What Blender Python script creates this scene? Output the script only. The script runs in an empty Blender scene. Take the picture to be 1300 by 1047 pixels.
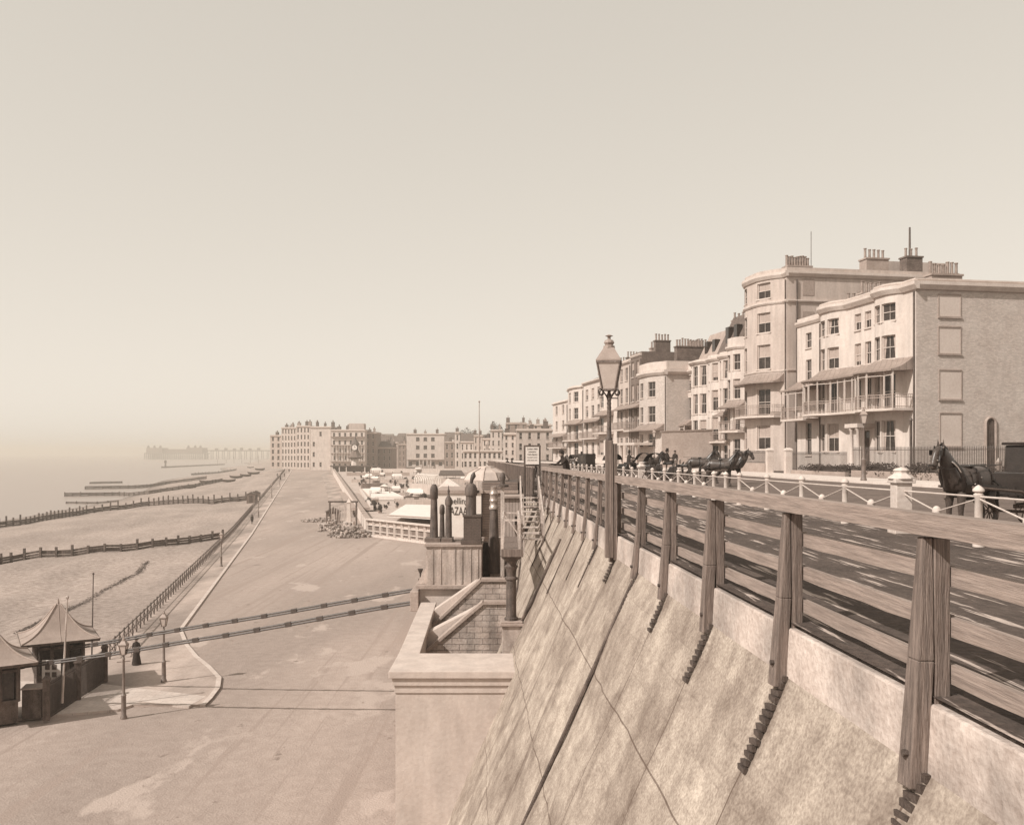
import bpy, bmesh, math, random
from mathutils import Vector, Matrix, noise
random.seed(7)
R = math.radians
scene = bpy.context.scene
COL = scene.collection
F = 1150.0; HZ = 574.0; EYE = 1.85
def W(px, py, Y):                      # a point seen at (px,py) of the photograph and standing Y metres away
    return Vector(((px-650)/F*Y, Y, EYE-(py-HZ)/F*Y))
# ---------------------------------------------------------------- terrain profiles
def G(Y):                              # lower road
    if Y < 150: return -11.75
    if Y < 450: return -11.75+(Y-150)*4.75/300
    return -7.0+min((Y-450)*.0015, 3)
def railX(Y): return -13.3-.2205*Y-max(0, 54-Y)*1.6     # beach railing line
def kerbX(Y): return -10.2-.2205*Y
SEA = -17.0
def Hb(X, Y):
    d = railX(Y)-X
    z0 = G(Y)-.95
    if d <= 0: return G(Y)
    wd = 74+10*math.sin(Y*.013)+max(0,(Y-500)*.02)
    z = z0+(SEA-z0)*(d/wd)
    n = noise.noise(Vector((X*.05, Y*.03, 1.3)))*.9+noise.noise(Vector((X*.16, Y*.1, 4)))*.4+.16*math.sin(d*.75+2*noise.noise(Vector((X*.04,Y*.04,9))))
    z += n*min(1, d/12)*max(0.15, 1-d/(wd*1.1))
    return max(z, SEA-6)
def hit(px, py, Y0=20.0):
    r = (px-650)/F; s = (py-HZ)/F; Y = Y0
    Hb = lambda a, b: max(globals()['Hb'](a, b), SEA)
    while Y < 4000:
        if EYE-s*Y <= Hb(r*Y, Y):
            a, b = Y/1.01-.01, Y
            for _ in range(30):
                m = (a+b)/2
                if EYE-s*m <= Hb(r*m, m): b = m
                else: a = m
            return Vector((r*b, b, Hb(r*b, b)))
        Y = Y*1.01+.01
    return Vector((r*4000, 4000, SEA))
def U(Y): return -.0065*max(min(Y, 190), -30)      # clifftop walk
def fenceX(Y): return 3.5-.0435*Y
def chainX(Y): return 10.4-.0435*Y
KP = [(-30,34),(20,25.5),(45,21.1),(64,17.8),(100,14.6),(150,9.0),(190,3.5),(260,-6)]
def interp(P, y):
    if y <= P[0][0]: return P[0][1]
    for (a, u), (b, v) in zip(P, P[1:]):
        if y <= b: return u+(v-u)*(y-a)/(b-a)
    return P[-1][1]
def paveX(Y): return interp(KP, Y)
def PZ(Y): return .22-.004*max(0, Y-110)
def UR(X, Y):
    a, b = chainX(Y), paveX(Y)
    t = 0 if X <= a else (1 if X >= b or b-a < .5 else (X-a)/(b-a))
    return U(Y)*(1-t)+(PZ(Y)-.14)*t

# ---------------------------------------------------------------- materials
def sep(v):
    t = min(1, v/.7)
    return (v*(1.33-.26*t), v*(.962+.027*t), v*(.795+.125*t), 1)
MATS = {}
def mat(name, v, var=.25, sc=1.5, bump=.2, rough=.9, st=(1,1,1), brick=None, uv=False, spec=.3, streak=0, metal=0, fine=9, sa=1.0, lines=None):
    if name in MATS: return MATS[name]
    m = bpy.data.materials.new(name); m.use_nodes = True
    nt = m.node_tree; N = nt.nodes; L = nt.links; N.clear()
    out = N.new('ShaderNodeOutputMaterial'); b = N.new('ShaderNodeBsdfPrincipled')
    L.new(b.outputs[0], out.inputs[0])
    b.inputs['Roughness'].default_value = rough
    b.inputs['Specular IOR Level'].default_value = spec
    b.inputs['Metallic'].default_value = metal
    tc = N.new('ShaderNodeTexCoord'); mp = N.new('ShaderNodeMapping')
    L.new(tc.outputs['UV' if uv else 'Object'], mp.inputs[0]); mp.inputs['Scale'].default_value = st
    n1 = N.new('ShaderNodeTexNoise'); n1.inputs['Scale'].default_value = sc; n1.inputs['Detail'].default_value = 5
    n2 = N.new('ShaderNodeTexNoise'); n2.inputs['Scale'].default_value = sc*fine; n2.inputs['Detail'].default_value = 4
    L.new(mp.outputs[0], n1.inputs[0]); L.new(mp.outputs[0], n2.inputs[0])
    mx = N.new('ShaderNodeMath'); mx.operation = 'ADD'
    L.new(n1.outputs[0], mx.inputs[0]); L.new(n2.outputs[0], mx.inputs[1])
    mr = N.new('ShaderNodeMapRange'); mr.inputs[1].default_value = .72; mr.inputs[2].default_value = 1.28
    L.new(mx.outputs[0], mr.inputs[0])
    ramp = N.new('ShaderNodeMix'); ramp.data_type = 'RGBA'
    ramp.inputs[6].default_value = sep(v*(1-var)); ramp.inputs[7].default_value = sep(min(v*(1+var), .85))
    L.new(mr.outputs[0], ramp.inputs[0])
    col = ramp.outputs[2]; hsrc = mx.outputs[0]
    if streak:
        m2 = N.new('ShaderNodeMapping'); L.new(tc.outputs['UV' if uv else 'Object'], m2.inputs[0])
        m2.inputs['Scale'].default_value = streak
        n3 = N.new('ShaderNodeTexNoise'); n3.inputs['Scale'].default_value = 1; n3.inputs['Detail'].default_value = 6
        L.new(m2.outputs[0], n3.inputs[0])
        r3 = N.new('ShaderNodeMapRange'); r3.inputs[1].default_value = .38; r3.inputs[2].default_value = .62
        r3.inputs[3].default_value = 1-.34*sa; r3.inputs[4].default_value = 1+.12*sa; L.new(n3.outputs[0], r3.inputs[0])
        mm = N.new('ShaderNodeMix'); mm.data_type = 'RGBA'; mm.blend_type = 'MULTIPLY'; mm.inputs[0].default_value = 1
        L.new(col, mm.inputs[6]); L.new(r3.outputs[0], mm.inputs[7]); col = mm.outputs[2]
    for lines in (lines if isinstance(lines, list) else ([lines] if lines else [])):
        m2 = N.new('ShaderNodeMapping'); L.new(tc.outputs['Object'], m2.inputs[0]); m2.inputs['Scale'].default_value = lines[0]; m2.inputs['Rotation'].default_value = (0,0,R(lines[3]))
        n3 = N.new('ShaderNodeTexNoise'); n3.inputs['Scale'].default_value = 1; n3.inputs['Detail'].default_value = 5; n3.inputs['Roughness'].default_value = .6
        L.new(m2.outputs[0], n3.inputs[0])
        r3 = N.new('ShaderNodeMapRange'); r3.inputs[1].default_value = lines[1]; r3.inputs[2].default_value = lines[1]+.045; L.new(n3.outputs[0], r3.inputs[0])
        mm = N.new('ShaderNodeMix'); mm.data_type = 'RGBA'; L.new(r3.outputs[0], mm.inputs[0]); L.new(col, mm.inputs[6]); mm.inputs[7].default_value = sep(lines[2]); col = mm.outputs[2]
    if brick:
        sx = N.new('ShaderNodeSeparateXYZ'); L.new(tc.outputs['UV' if uv else 'Object'], sx.inputs[0])
        cx = N.new('ShaderNodeCombineXYZ')
        if uv: L.new(sx.outputs[0], cx.inputs[0]); L.new(sx.outputs[1], cx.inputs[1])
        elif brick.get('flat'): L.new(sx.outputs[0], cx.inputs[0]); L.new(sx.outputs[1], cx.inputs[1])
        else:
            ad = N.new('ShaderNodeMath'); ad.operation = 'ADD'
            L.new(sx.outputs[0], ad.inputs[0]); L.new(sx.outputs[1], ad.inputs[1])
            L.new(ad.outputs[0], cx.inputs[0]); L.new(sx.outputs[2], cx.inputs[1])
        bt = N.new('ShaderNodeTexBrick'); L.new(cx.outputs[0], bt.inputs[0])
        bt.inputs['Scale'].default_value = 1; bt.inputs['Brick Width'].default_value = brick['w']
        bt.inputs['Row Height'].default_value = brick['h']; bt.inputs['Mortar Size'].default_value = brick['m']
        bt.inputs['Mortar Smooth'].default_value = .3
        bt.inputs['Color1'].default_value = (1,1,1,1); q = brick.get('c', .8); bt.inputs['Color2'].default_value = (q,q,q,1)
        k = brick.get('k', .5); bt.inputs['Mortar'].default_value = (k,k,k,1)
        bt.offset = brick.get('off', .5)
        mm = N.new('ShaderNodeMix'); mm.data_type = 'RGBA'; mm.blend_type = 'MULTIPLY'; mm.inputs[0].default_value = 1
        L.new(col, mm.inputs[6]); L.new(bt.outputs[0], mm.inputs[7]); col = mm.outputs[2]
        ms = N.new('ShaderNodeMath'); ms.operation = 'SUBTRACT'; L.new(hsrc, ms.inputs[0]); L.new(bt.outputs[1], ms.inputs[1]); hsrc = ms.outputs[0]
    L.new(col, b.inputs['Base Color'])
    if bump:
        bp = N.new('ShaderNodeBump'); bp.inputs['Strength'].default_value = min(1, bump*2); bp.inputs['Distance'].default_value = .05
        L.new(hsrc, bp.inputs['Height']); L.new(bp.outputs[0], b.inputs['Normal'])
    MATS[name] = m; return m
m_stucco = mat('stucco_cream', .49, .08, .5, .1, .85, streak=(2.2,2.2,.35), sa=.35)
m_stucco2 = mat('stucco_grey', .40, .10, .6, .12, .85, streak=(2.5,2.5,.35), sa=.35)
m_trim = mat('painted_trim', .46, .15, 1.2, .08, .7)
m_cement = mat('cement_trim', .27, .2, 1.2, .15, .9)
m_gbrick = mat('grey_brick', .48, .11, .8, .07, .9, brick=dict(w=.24,h=.085,m=.012,k=.75,c=.75))
m_dbrick = mat('dark_brick', .15, .25, .8, .15, .9, brick=dict(w=.24,h=.085,m=.012,k=.8,c=.7))
m_chbrick = mat('chimney_brick', .15, .35, 1.5, .15, .9, brick=dict(w=.24,h=.085,m=.012,k=.7,c=.7))
m_slate = mat('roof_slate', .12, .3, 1, .2, .7, brick=dict(w=.3,h=.2,m=.01,k=.6,c=.75))
m_lead = mat('canopy_lead', .22, .2, 2, .1, .55, brick=dict(w=.55,h=9,m=.025,k=.6,c=.92))
m_glass = mat('window_glass', .03, .6, .7, 0, .15, spec=.45)
m_blind = mat('window_blind', .30, .15, .8, .05, .8)
m_pot = mat('chimney_pot', .22, .4, 3, .1, .9)
m_iron = mat('cast_iron', .05, .35, 4, .15, .5, spec=.5)
m_iron2 = mat('weathered_iron', .085, .4, 3, .2, .65, spec=.4, streak=(7,7,1.2))
m_wood = mat('weathered_wood', .24, .15, 1.6, .16, .85, st=(9,.3,9), streak=(34,.5,34), sa=.7)
m_woodv = mat('weathered_post', .17, .3, 1.8, .3, .85, st=(8,8,.35), streak=(30,30,.8), sa=.9)
m_dwood = mat('dark_tarred_wood', .085, .45, 3, .25, .85, streak=(5,5,1))
m_pwood = mat('pale_painted_wood', .42, .22, 2, .2, .8, streak=(9,9,1))
m_clap = mat('clapboard', .17, .2, 2, .15, .85, brick=dict(w=40,h=.17,m=.02,k=.45,c=.9))
m_ashlar = mat('ashlar_blocks', .36, .24, 1.2, .25, .9, brick=dict(w=.62,h=.24,m=.014,k=.42,c=.72), streak=(2,2,.5))
m_stone = mat('dressed_stone', .36, .2, 1.2, .15, .9, streak=(3,3,.4))
m_render = mat('smooth_render', .43, .08, .9, .12, .9, streak=(2,2,.5), sa=.3)
m_road = mat('road_macadam', .28, .12, 1.6, .35, .95, streak=(.09,.02,1), sa=.55, fine=8, lines=[((.55,.012,1),.575,.235,-12.4),((1.6,.03,1),.60,.24,-12.4),((.22,.12,1),.60,.33,-12.4),((1.1,.7,1),.665,.17,0)])
m_flag = mat('pale_flagstones', .42, .15, .6, .12, .9, brick=dict(w=.9,h=.6,m=.015,k=.7,c=.86,flat=1))
m_prom = mat('promenade_paving', .30, .14, .7, .15, .95, streak=(.4,.1,1))
m_kerb = mat('granite_kerb', .42, .2, 2, .15, .85)
m_beach = mat('shingle_beach', .26, .42, 1.8, .6, .97, streak=(.04,.06,1), sa=.5, fine=6)
nt_ = m_beach.node_tree; bs_ = [n for n in nt_.nodes if n.type == 'BSDF_PRINCIPLED'][0]; src_ = bs_.inputs['Base Color'].links[0].from_socket
ge_ = nt_.nodes.new('ShaderNodeNewGeometry'); sz_ = nt_.nodes.new('ShaderNodeSeparateXYZ'); nt_.links.new(ge_.outputs['Position'], sz_.inputs[0])
wt_ = nt_.nodes.new('ShaderNodeMapRange'); nt_.links.new(sz_.outputs[2], wt_.inputs[0])          # wet sand by the water
for i_, q_ in enumerate((-17.0,-15.9,.55,1.0)): wt_.inputs[i_+1].default_value = q_
mw_ = nt_.nodes.new('ShaderNodeMix'); mw_.data_type = 'RGBA'; mw_.blend_type = 'MULTIPLY'; mw_.inputs[0].default_value = 1
nt_.links.new(src_, mw_.inputs[6]); nt_.links.new(wt_.outputs[0], mw_.inputs[7]); nt_.links.new(mw_.outputs[2], bs_.inputs['Base Color'])
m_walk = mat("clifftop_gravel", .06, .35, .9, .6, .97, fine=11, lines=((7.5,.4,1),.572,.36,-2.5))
m_uroad = mat('clifftop_road', .10, .25, .8, .4, .97, fine=9)
m_pave = mat('far_pavement', .50, .1, .8, .1, .9)
m_grass = mat('rough_lawn', .08, .35, 1.5, .5, .97)
m_horse = mat('dark_horse_coat', .05, .4, 3, .05, .38, spec=.5)
m_mane = mat('black_mane', .018, .3, 6, .2, .6)
m_harness = mat('black_leather', .022, .3, 6, .1, .35, spec=.5)
m_brass = mat('polished_brass', .45, .15, 6, 0, .25, metal=.8)
m_cloth = mat('dark_cloth', .028, .35, 4, .15, .95)
m_cloth2 = mat('grey_cloth', .10, .35, 4, .15, .95)
m_skin = mat('face_skin', .30, .1, 6, .05, .7)
m_white = mat('white_canvas', .62, .08, .8, .1, .85)
m_sign = mat('white_signboard', .60, .1, 1.5, .05, .7)
m_ink = mat('black_lettering', .03, .1, 4, 0, .7)
m_zinc = mat('pagoda_zinc', .25, .12, 1.1, .08, .6, streak=(2,2,.5), sa=.3)
m_leaf = mat('dark_leaves', .05, .5, 5, .1, .8)
m_hill = mat('hill_down', .22, .2, .01, .1, 1)
m_lglass = mat('lantern_glass', .42, .12, 4, 0, .2, spec=.6)
m_lead2 = mat('lamp_post_paint', .13, .35, 3, .2, .5, spec=.5)

# slope wall material : UV in metres (u along, v down the face)
def slope_mat():
    m = bpy.data.materials.new('battered_wall'); m.use_nodes = True
    nt = m.node_tree; N = nt.nodes; L = nt.links
    b = N['Principled BSDF']; b.inputs['Roughness'].default_value = .95; b.inputs['Specular IOR Level'].default_value = .2
    tc = N.new('ShaderNodeTexCoord')
    def nz(scale, det, st, lac=2.0, rg=.55):
        mp = N.new('ShaderNodeMapping'); mp.inputs['Scale'].default_value = st; L.new(tc.outputs['UV'], mp.inputs[0])
        n = N.new('ShaderNodeTexNoise'); n.inputs['Scale'].default_value = scale; n.inputs['Detail'].default_value = det; n.inputs['Roughness'].default_value = rg
        L.new(mp.outputs[0], n.inputs[0]); return n.outputs[0]
    def mr(x, a, b_, c, d):
        r = N.new('ShaderNodeMapRange'); L.new(x, r.inputs[0])
        for i, q in enumerate((a, b_, c, d)): r.inputs[i+1].default_value = q
        return r.outputs[0]
    def mul(a, c):
        q = N.new('ShaderNodeMath'); q.operation = 'MULTIPLY'; L.new(a, q.inputs[0]); L.new(c, q.inputs[1]); return q.outputs[0]
    def mul(a, c):
        q = N.new('ShaderNodeMath'); q.operation = 'MULTIPLY'; L.new(a, q.inputs[0]); L.new(c, q.inputs[1]); return q.outputs[0]
    big = mul(mr(nz(.4, 4, (1,1,1)), .35, .65, .72, 1.12), mr(nz(1.1, 5, (1,.8,1), rg=.7), .35, .6, .72, 1.1))
    st = mr(nz(2.6, 7, (1,1.2,1), rg=.62), .36, .62, .76, 1.10)
    fi = mr(nz(21, 3, (1,1,1), rg=.6), .34, .66, .70, 1.16)
    pt = mr(nz(2.6, 3, (1,.7,1)), .30, .42, .78, 1.0)
    bt = N.new('ShaderNodeTexBrick'); bt.offset = 0
    mp = N.new('ShaderNodeMapping'); L.new(tc.outputs['UV'], mp.inputs[0]); L.new(mp.outputs[0], bt.inputs[0])
    mp.inputs['Location'].default_value = (0, .3, 0)
    bt.inputs['Scale'].default_value = 1; bt.inputs['Brick Width'].default_value = 3.05; bt.inputs['Row Height'].default_value = 2.6
    bt.inputs['Mortar Size'].default_value = .016; bt.inputs['Color1'].default_value = (1,1,1,1); bt.inputs['Color2'].default_value = (.88,.88,.88,1)
    bt.inputs['Mortar'].default_value = (.38,.38,.38,1)
    v = mul(mul(big, st), mul(fi, pt)); v = mul(v, bt.outputs[0])
    b2 = N.new('ShaderNodeTexBrick'); L.new(tc.outputs['UV'], b2.inputs[0]); b2.offset = .37
    b2.inputs['Scale'].default_value = 1; b2.inputs['Brick Width'].default_value = 1.3; b2.inputs['Row Height'].default_value = .52; b2.inputs['Mortar Size'].default_value = .012
    b2.inputs['Color1'].default_value = (1,1,1,1); b2.inputs['Color2'].default_value = (.86,.86,.86,1); b2.inputs['Mortar'].default_value = (.84,.84,.84,1)
    v = mul(v, b2.outputs[0])
    sx = N.new('ShaderNodeSeparateXYZ'); L.new(tc.outputs['UV'], sx.inputs[0])
    pp = N.new('ShaderNodeMath'); pp.operation = 'PINGPONG'; L.new(sx.outputs[0], pp.inputs[0]); pp.inputs[1].default_value = 1.525
    ad = N.new('ShaderNodeMath'); ad.operation = 'ADD'; L.new(pp.outputs[0], ad.inputs[0]); L.new(mr(nz(.8, 4, (2.0,.7,1)), .3, .7, -.45, .45), ad.inputs[1])
    v = mul(v, mr(ad.outputs[0], 0, .30, .70, 1))
    cr = N.new('ShaderNodeMix'); cr.data_type = 'RGBA'; cr.inputs[6].default_value = (.115,.082,.065,1); cr.inputs[7].default_value = (.57,.485,.41,1)
    L.new(mr(v, .2, 1.3, 0, 1), cr.inputs[0]); L.new(cr.outputs[2], b.inputs['Base Color'])
    bp = N.new('ShaderNodeBump'); bp.inputs['Strength'].default_value = .4; bp.inputs['Distance'].default_value = .04
    L.new(v, bp.inputs['Height']); L.new(bp.outputs[0], b.inputs['Normal'])
    return m
m_slope = slope_mat()

# ---------------------------------------------------------------- mesh builder
OFF = {}
class MB:
    def __init__(s): s.v = []; s.f = []; s.uv = None; s.sm = []
    def add(s, vs, fs):
        n = len(s.v); s.v += [tuple(p) for p in vs]; s.f += [tuple(i+n for i in f) for f in fs]; return s
    def box(s, x0, x1, y0, y1, z0, z1):
        return s.add([(x0,y0,z0),(x1,y0,z0),(x1,y1,z0),(x0,y1,z0),(x0,y0,z1),(x1,y0,z1),(x1,y1,z1),(x0,y1,z1)],
            [(0,3,2,1),(4,5,6,7),(0,1,5,4),(1,2,6,5),(2,3,7,6),(3,0,4,7)])
    def hexa(s, b, t):                 # bottom quad, top quad (ccw from above)
        return s.add(list(b)+list(t), [(0,3,2,1),(4,5,6,7),(0,1,5,4),(1,2,6,5),(2,3,7,6),(3,0,4,7)])
    def poly(s, vs): return s.add(vs, [tuple(range(len(vs)))])
    def prism(s, pts, dz):             # polygon (3D pts) extruded by the vector dz
        n = len(pts); dz = Vector(dz); P = [Vector(p) for p in pts]
        return s.add(P+[p+dz for p in P], [tuple(range(n))[::-1], tuple(range(n,2*n))]+[(i,(i+1)%n,n+(i+1)%n,n+i) for i in range(n)])
    def beam(s, p, q, w, h, up=(0,0,1)):
        p, q = Vector(p), Vector(q); d = (q-p).normalized(); up = Vector(up)
        if abs(d.dot(up)) > .98: up = Vector((0,1,0))
        a = d.cross(up).normalized()*w/2; b = a.cross(d).normalized()*h/2
        return s.add([p-a-b,p+a-b,p+a+b,p-a+b,q-a-b,q+a-b,q+a+b,q-a+b], [(0,3,2,1),(4,5,6,7),(0,1,5,4),(1,2,6,5),(2,3,7,6),(3,0,4,7)])
    def tube(s, pts, r, n=8, cap=True):
        P = [Vector(p) for p in pts]; k = len(P)
        rs = r if isinstance(r, (list, tuple)) else [r]*k
        vs = []; ref = None
        for i, p in enumerate(P):
            d = (P[min(i+1,k-1)]-P[max(i-1,0)]).normalized()
            if ref is None: ref = Vector((1,0,0)) if abs(d.x) < .8 else Vector((0,1,0))
            a = (ref-d*ref.dot(d)).normalized(); b = d.cross(a); ref = a
            vs += [p+(a*math.cos(2*math.pi*j/n)+b*math.sin(2*math.pi*j/n))*rs[i] for j in range(n)]
        fs = [(i*n+j, i*n+(j+1)%n, (i+1)*n+(j+1)%n, (i+1)*n+j) for i in range(k-1) for j in range(n)]
        if cap: fs += [tuple(range(n))[::-1], tuple(range((k-1)*n, k*n))]
        return s.add(vs, fs)
    def lathe(s, prof, c=(0,0,0), n=12, rot=0):   # prof [(r,z)]
        c = Vector(c); k = len(prof)
        vs = [c+Vector((r*math.cos(rot+2*math.pi*j/n), r*math.sin(rot+2*math.pi*j/n), z)) for r, z in prof for j in range(n)]
        fs = [(i*n+j, i*n+(j+1)%n, (i+1)*n+(j+1)%n, (i+1)*n+j) for i in range(k-1) for j in range(n)]
        fs += [tuple(range(n))[::-1], tuple(range((k-1)*n, k*n))]
        return s.add(vs, fs)
    def ball(s, c, r, n=8, k=6, sq=(1,1,1)):
        pr = [(math.sin(math.pi*i/k), -math.cos(math.pi*i/k)) for i in range(k+1)]
        pr[0] = (.02, -1); pr[-1] = (.02, 1)
        c = Vector(c)
        vs = [c+Vector((a*r*sq[0]*math.cos(2*math.pi*j/n), a*r*sq[1]*math.sin(2*math.pi*j/n), z*r*sq[2])) for a, z in pr for j in range(n)]
        fs = [(i*n+j, i*n+(j+1)%n, (i+1)*n+(j+1)%n, (i+1)*n+j) for i in range(k) for j in range(n)]
        fs += [tuple(range(n))[::-1], tuple(range(k*n, (k+1)*n))]
        return s.add(vs, fs)
    def build(s, name, m, parent=None, smooth=False, bev=0):
        me = bpy.data.meshes.new(name)
        off = Vector((0,0,0))
        if parent is not None: off = OFF.get(parent.name, off)
        me.from_pydata([Vector(p)-off for p in s.v], [], s.f); me.update()
        if s.uv:
            l = me.uv_layers.new(name='UVMap')
            for lp in me.loops: l.data[lp.index].uv = s.uv[lp.vertex_index]
        me.materials.append(m)
        o = bpy.data.objects.new(name, me); COL.objects.link(o)
        if smooth:
            for p in me.polygons: p.use_smooth = True
            if smooth != 'all':
                try: me.set_sharp_from_angle(angle=R(45))
                except Exception: pass
        if parent is not None:
            o.parent = parent; OFF[o.name] = off
        if bev:
            md = o.modifiers.new('bevel', 'BEVEL'); md.width = bev; md.segments = 2; md.limit_method = 'ANGLE'
        return o
def tag(o, label, cat, group=None):
    o['label'] = label; o['category'] = cat
    if group: o['group'] = group
    return o
def thing(name, label, cat, loc=(0,0,0), rz=0, group=None, world=True):
    o = bpy.data.objects.new(name, None); COL.objects.link(o); o.empty_display_size = .2
    o.location = loc; o.rotation_euler = (0,0,rz)
    OFF[o.name] = Vector(loc) if world else Vector((0,0,0))
    return tag(o, label, cat, group)
def struct(o): o['kind'] = 'structure'; return o
def kids(o): return [c for c in bpy.data.objects if c.parent == o]
def dup(root, loc, rz=0, label=None, group=None, scale=None):
    r = root.copy(); COL.objects.link(r); r.location = loc; r.rotation_euler = (0,0,rz)
    if label: r['label'] = label
    if group: r['group'] = group
    if scale: r.scale = (scale,)*3
    for ch in kids(root):
        c = ch.copy(); COL.objects.link(c); c.parent = r
        for g in kids(ch):
            d = g.copy(); COL.objects.link(d); d.parent = c
    return r
def textmesh(s, size, m, name, parent, loc, rot, depth=.01, fit=None):
    cu = bpy.data.curves.new('t', 'FONT'); cu.body = s; cu.size = size; cu.extrude = depth; cu.align_x = 'CENTER'; cu.align_y = 'CENTER'
    t = bpy.data.objects.new('t', cu); COL.objects.link(t)
    bpy.context.view_layer.update()
    me = bpy.data.meshes.new_from_object(t.evaluated_get(bpy.context.evaluated_depsgraph_get()))
    bpy.data.objects.remove(t); bpy.data.curves.remove(cu)
    if fit:
        w = max(v.co.x for v in me.vertices)-min(v.co.x for v in me.vertices)
        for v in me.vertices: v.co.x *= fit/w
    off = OFF.get(parent.name, Vector((0,0,0)))
    M = Matrix.Translation(Vector(loc)-off) @ Matrix.Rotation(rot[2], 4, 'Z') @ Matrix.Rotation(rot[0], 4, 'X')
    me.transform(M); me.materials.clear(); me.materials.append(m)
    o = bpy.data.objects.new(name, me); COL.objects.link(o); o.parent = parent; OFF[o.name] = off
    return o

# ================================================================ GROUND, SEA, BEACH
ys = [-80,0,60,100,150]+[150+30*i for i in range(1,11)]+[600,900,1500,3000,9000]
b = MB()
for i, y in enumerate(ys):
    for x in (railX(y), railX(y)+30, 40, 400, 9000): b.v.append((x, y, G(y)))
b.f = [(i*5+j, i*5+j+1, i*5+j+6, i*5+j+5) for i in range(len(ys)-1) for j in range(4)]
struct(b.build('lower_road', m_road))
b = MB(); yy = []
y = -80.0
while y < 2800: yy.append(y); y += 1.6 if y < 160 else (3 if y < 400 else y*.02)
dd = [.05, 1, 2.2, 3.6]+[5+1.9*i for i in range(46)]+[105,130,170]
for y in yy:
    for d in dd:
        x = railX(y)-d; b.v.append((x, y, Hb(x, y)))
n = len(dd)
b.f = [(i*n+j+1, i*n+j, (i+1)*n+j, (i+1)*n+j+1) for i in range(len(yy)-1) for j in range(n-1)]
struct(b.build('beach', m_beach, smooth='all'))
b = MB()                                # low sea wall carrying the promenade
for a, c in zip(ys, ys[1:]):
    if c > 3000: continue
    b.hexa([(railX(a)-.35,a,G(a)-2.4),(railX(a),a,G(a)-2.4),(railX(c),c,G(c)-2.4),(railX(c)-.35,c,G(c)-2.4)],
           [(railX(a)-.35,a,G(a)+.06),(railX(a),a,G(a)+.06),(railX(c),c,G(c)+.06),(railX(c)-.35,c,G(c)+.06)])
tag(b.build('sea_wall', m_cement), 'low pale sea wall holding the promenade above the shingle beach', 'sea wall')
def sea_mat():
    m = bpy.data.materials.new('calm_sea'); m.use_nodes = True; N = m.node_tree.nodes; L = m.node_tree.links
    b = N['Principled BSDF']; b.inputs['Base Color'].default_value = sep(.22); b.inputs['Roughness'].default_value = .3
    b.inputs['Specular IOR Level'].default_value = .5
    tc = N.new('ShaderNodeTexCoord'); mp = N.new('ShaderNodeMapping'); mp.inputs['Scale'].default_value = (.12,.3,1)
    n = N.new('ShaderNodeTexNoise'); n.inputs['Scale'].default_value = 1; n.inputs['Detail'].default_value = 6
    L.new(tc.outputs['Object'], mp.inputs[0]); L.new(mp.outputs[0], n.inputs[0])
    bp = N.new('ShaderNodeBump'); bp.inputs['Strength'].default_value = .35; bp.inputs['Distance'].default_value = .5
    L.new(n.outputs[0], bp.inputs['Height']); L.new(bp.outputs[0], b.inputs['Normal'])
    return m
b = MB(); b.poly([(-9000,-400,SEA),(300,-400,SEA),(300,9000,SEA),(-9000,9000,SEA)])
struct(b.build('sea', sea_mat()))
# promenade strip with kerb, curving out towards the pier gates
def kerbline():
    P = [(kerbX(y), y) for y in (450,300,200,150,120,100,80,69)]
    for px, py in ((234,820),(246,835),(262,848),(275,862),(273,875),(263,888),(254,897)):
        q = hit(px, py); P.append((q.x, q.y))
    return P
KL = kerbline()
b = MB(); k = MB()
def off2(P, d):
    o = []
    for i, p in enumerate(P):
        a = Vector(P[max(i-1,0)]); c = Vector(P[min(i+1,len(P)-1)]); t = (c-a).normalized()
        o.append((p[0]+t.y*d, p[1]-t.x*d))
    return o
KO = off2(KL, -.28) if True else KL
for (a, c, e, f) in zip(KL, KL[1:], KO, KO[1:]):
    za, zc = G(a[1])+.12, G(c[1])+.12
    k.hexa([(a[0],a[1],za-.2),(e[0],e[1],za-.2),(f[0],f[1],zc-.2),(c[0],c[1],zc-.2)], [(a[0],a[1],za+.006),(e[0],e[1],za+.006),(f[0],f[1],zc+.006),(c[0],c[1],zc+.006)])
struct(k.build('kerb', m_kerb))
for a, c in zip(KL, KL[1:]):
    za, zc = G(a[1])+.12, G(c[1])+.12
    ra, rc = railX(a[1]), railX(c[1])
    b.poly([(ra,a[1],za),(rc,c[1],zc),(c[0],c[1],zc),(a[0],a[1],za)])
struct(b.build('promenade', m_prom))
q1 = hit(262,886); q2 = hit(240,899); q3 = hit(180,893); q4 = hit(150,903); q5 = Vector((-36,42,0)); q6 = Vector((-40,54,0)); q7 = hit(110,868)
b = MB(); b.prism([(p.x,p.y,-11.75) for p in (q1,q2,q3,q4,q5,q6,q7)], (0,0,.127))
o = b.build('pier_forecourt', m_flag); struct(o)
b = MB(); b.prism([(x, y, -11.9) for x, y in [(-60,48.45)]+[KO[i] for i in range(len(KO)-1,7,-1)]+[(-60,63)]], (0,0,.262))
struct(b.build('forecourt_base', m_prom))
# pavement on the right of the lower road
b = MB(); k = MB()
for a, c in ((146,200),(200,300),(300,420)):
    xa, xc = 4.2-.2205*a, 4.2-.2205*c; wa, wc = 9-.2205*a, 9-.2205*c
    b.hexa([(xa,a,G(a)-.1),(wa,a,G(a)-.1),(wc,c,G(c)-.1),(xc,c,G(c)-.1)], [(xa,a,G(a)+.15),(wa,a,G(a)+.15),(wc,c,G(c)+.15),(xc,c,G(c)+.15)])
struct(b.build('pavement', m_prom))

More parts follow.
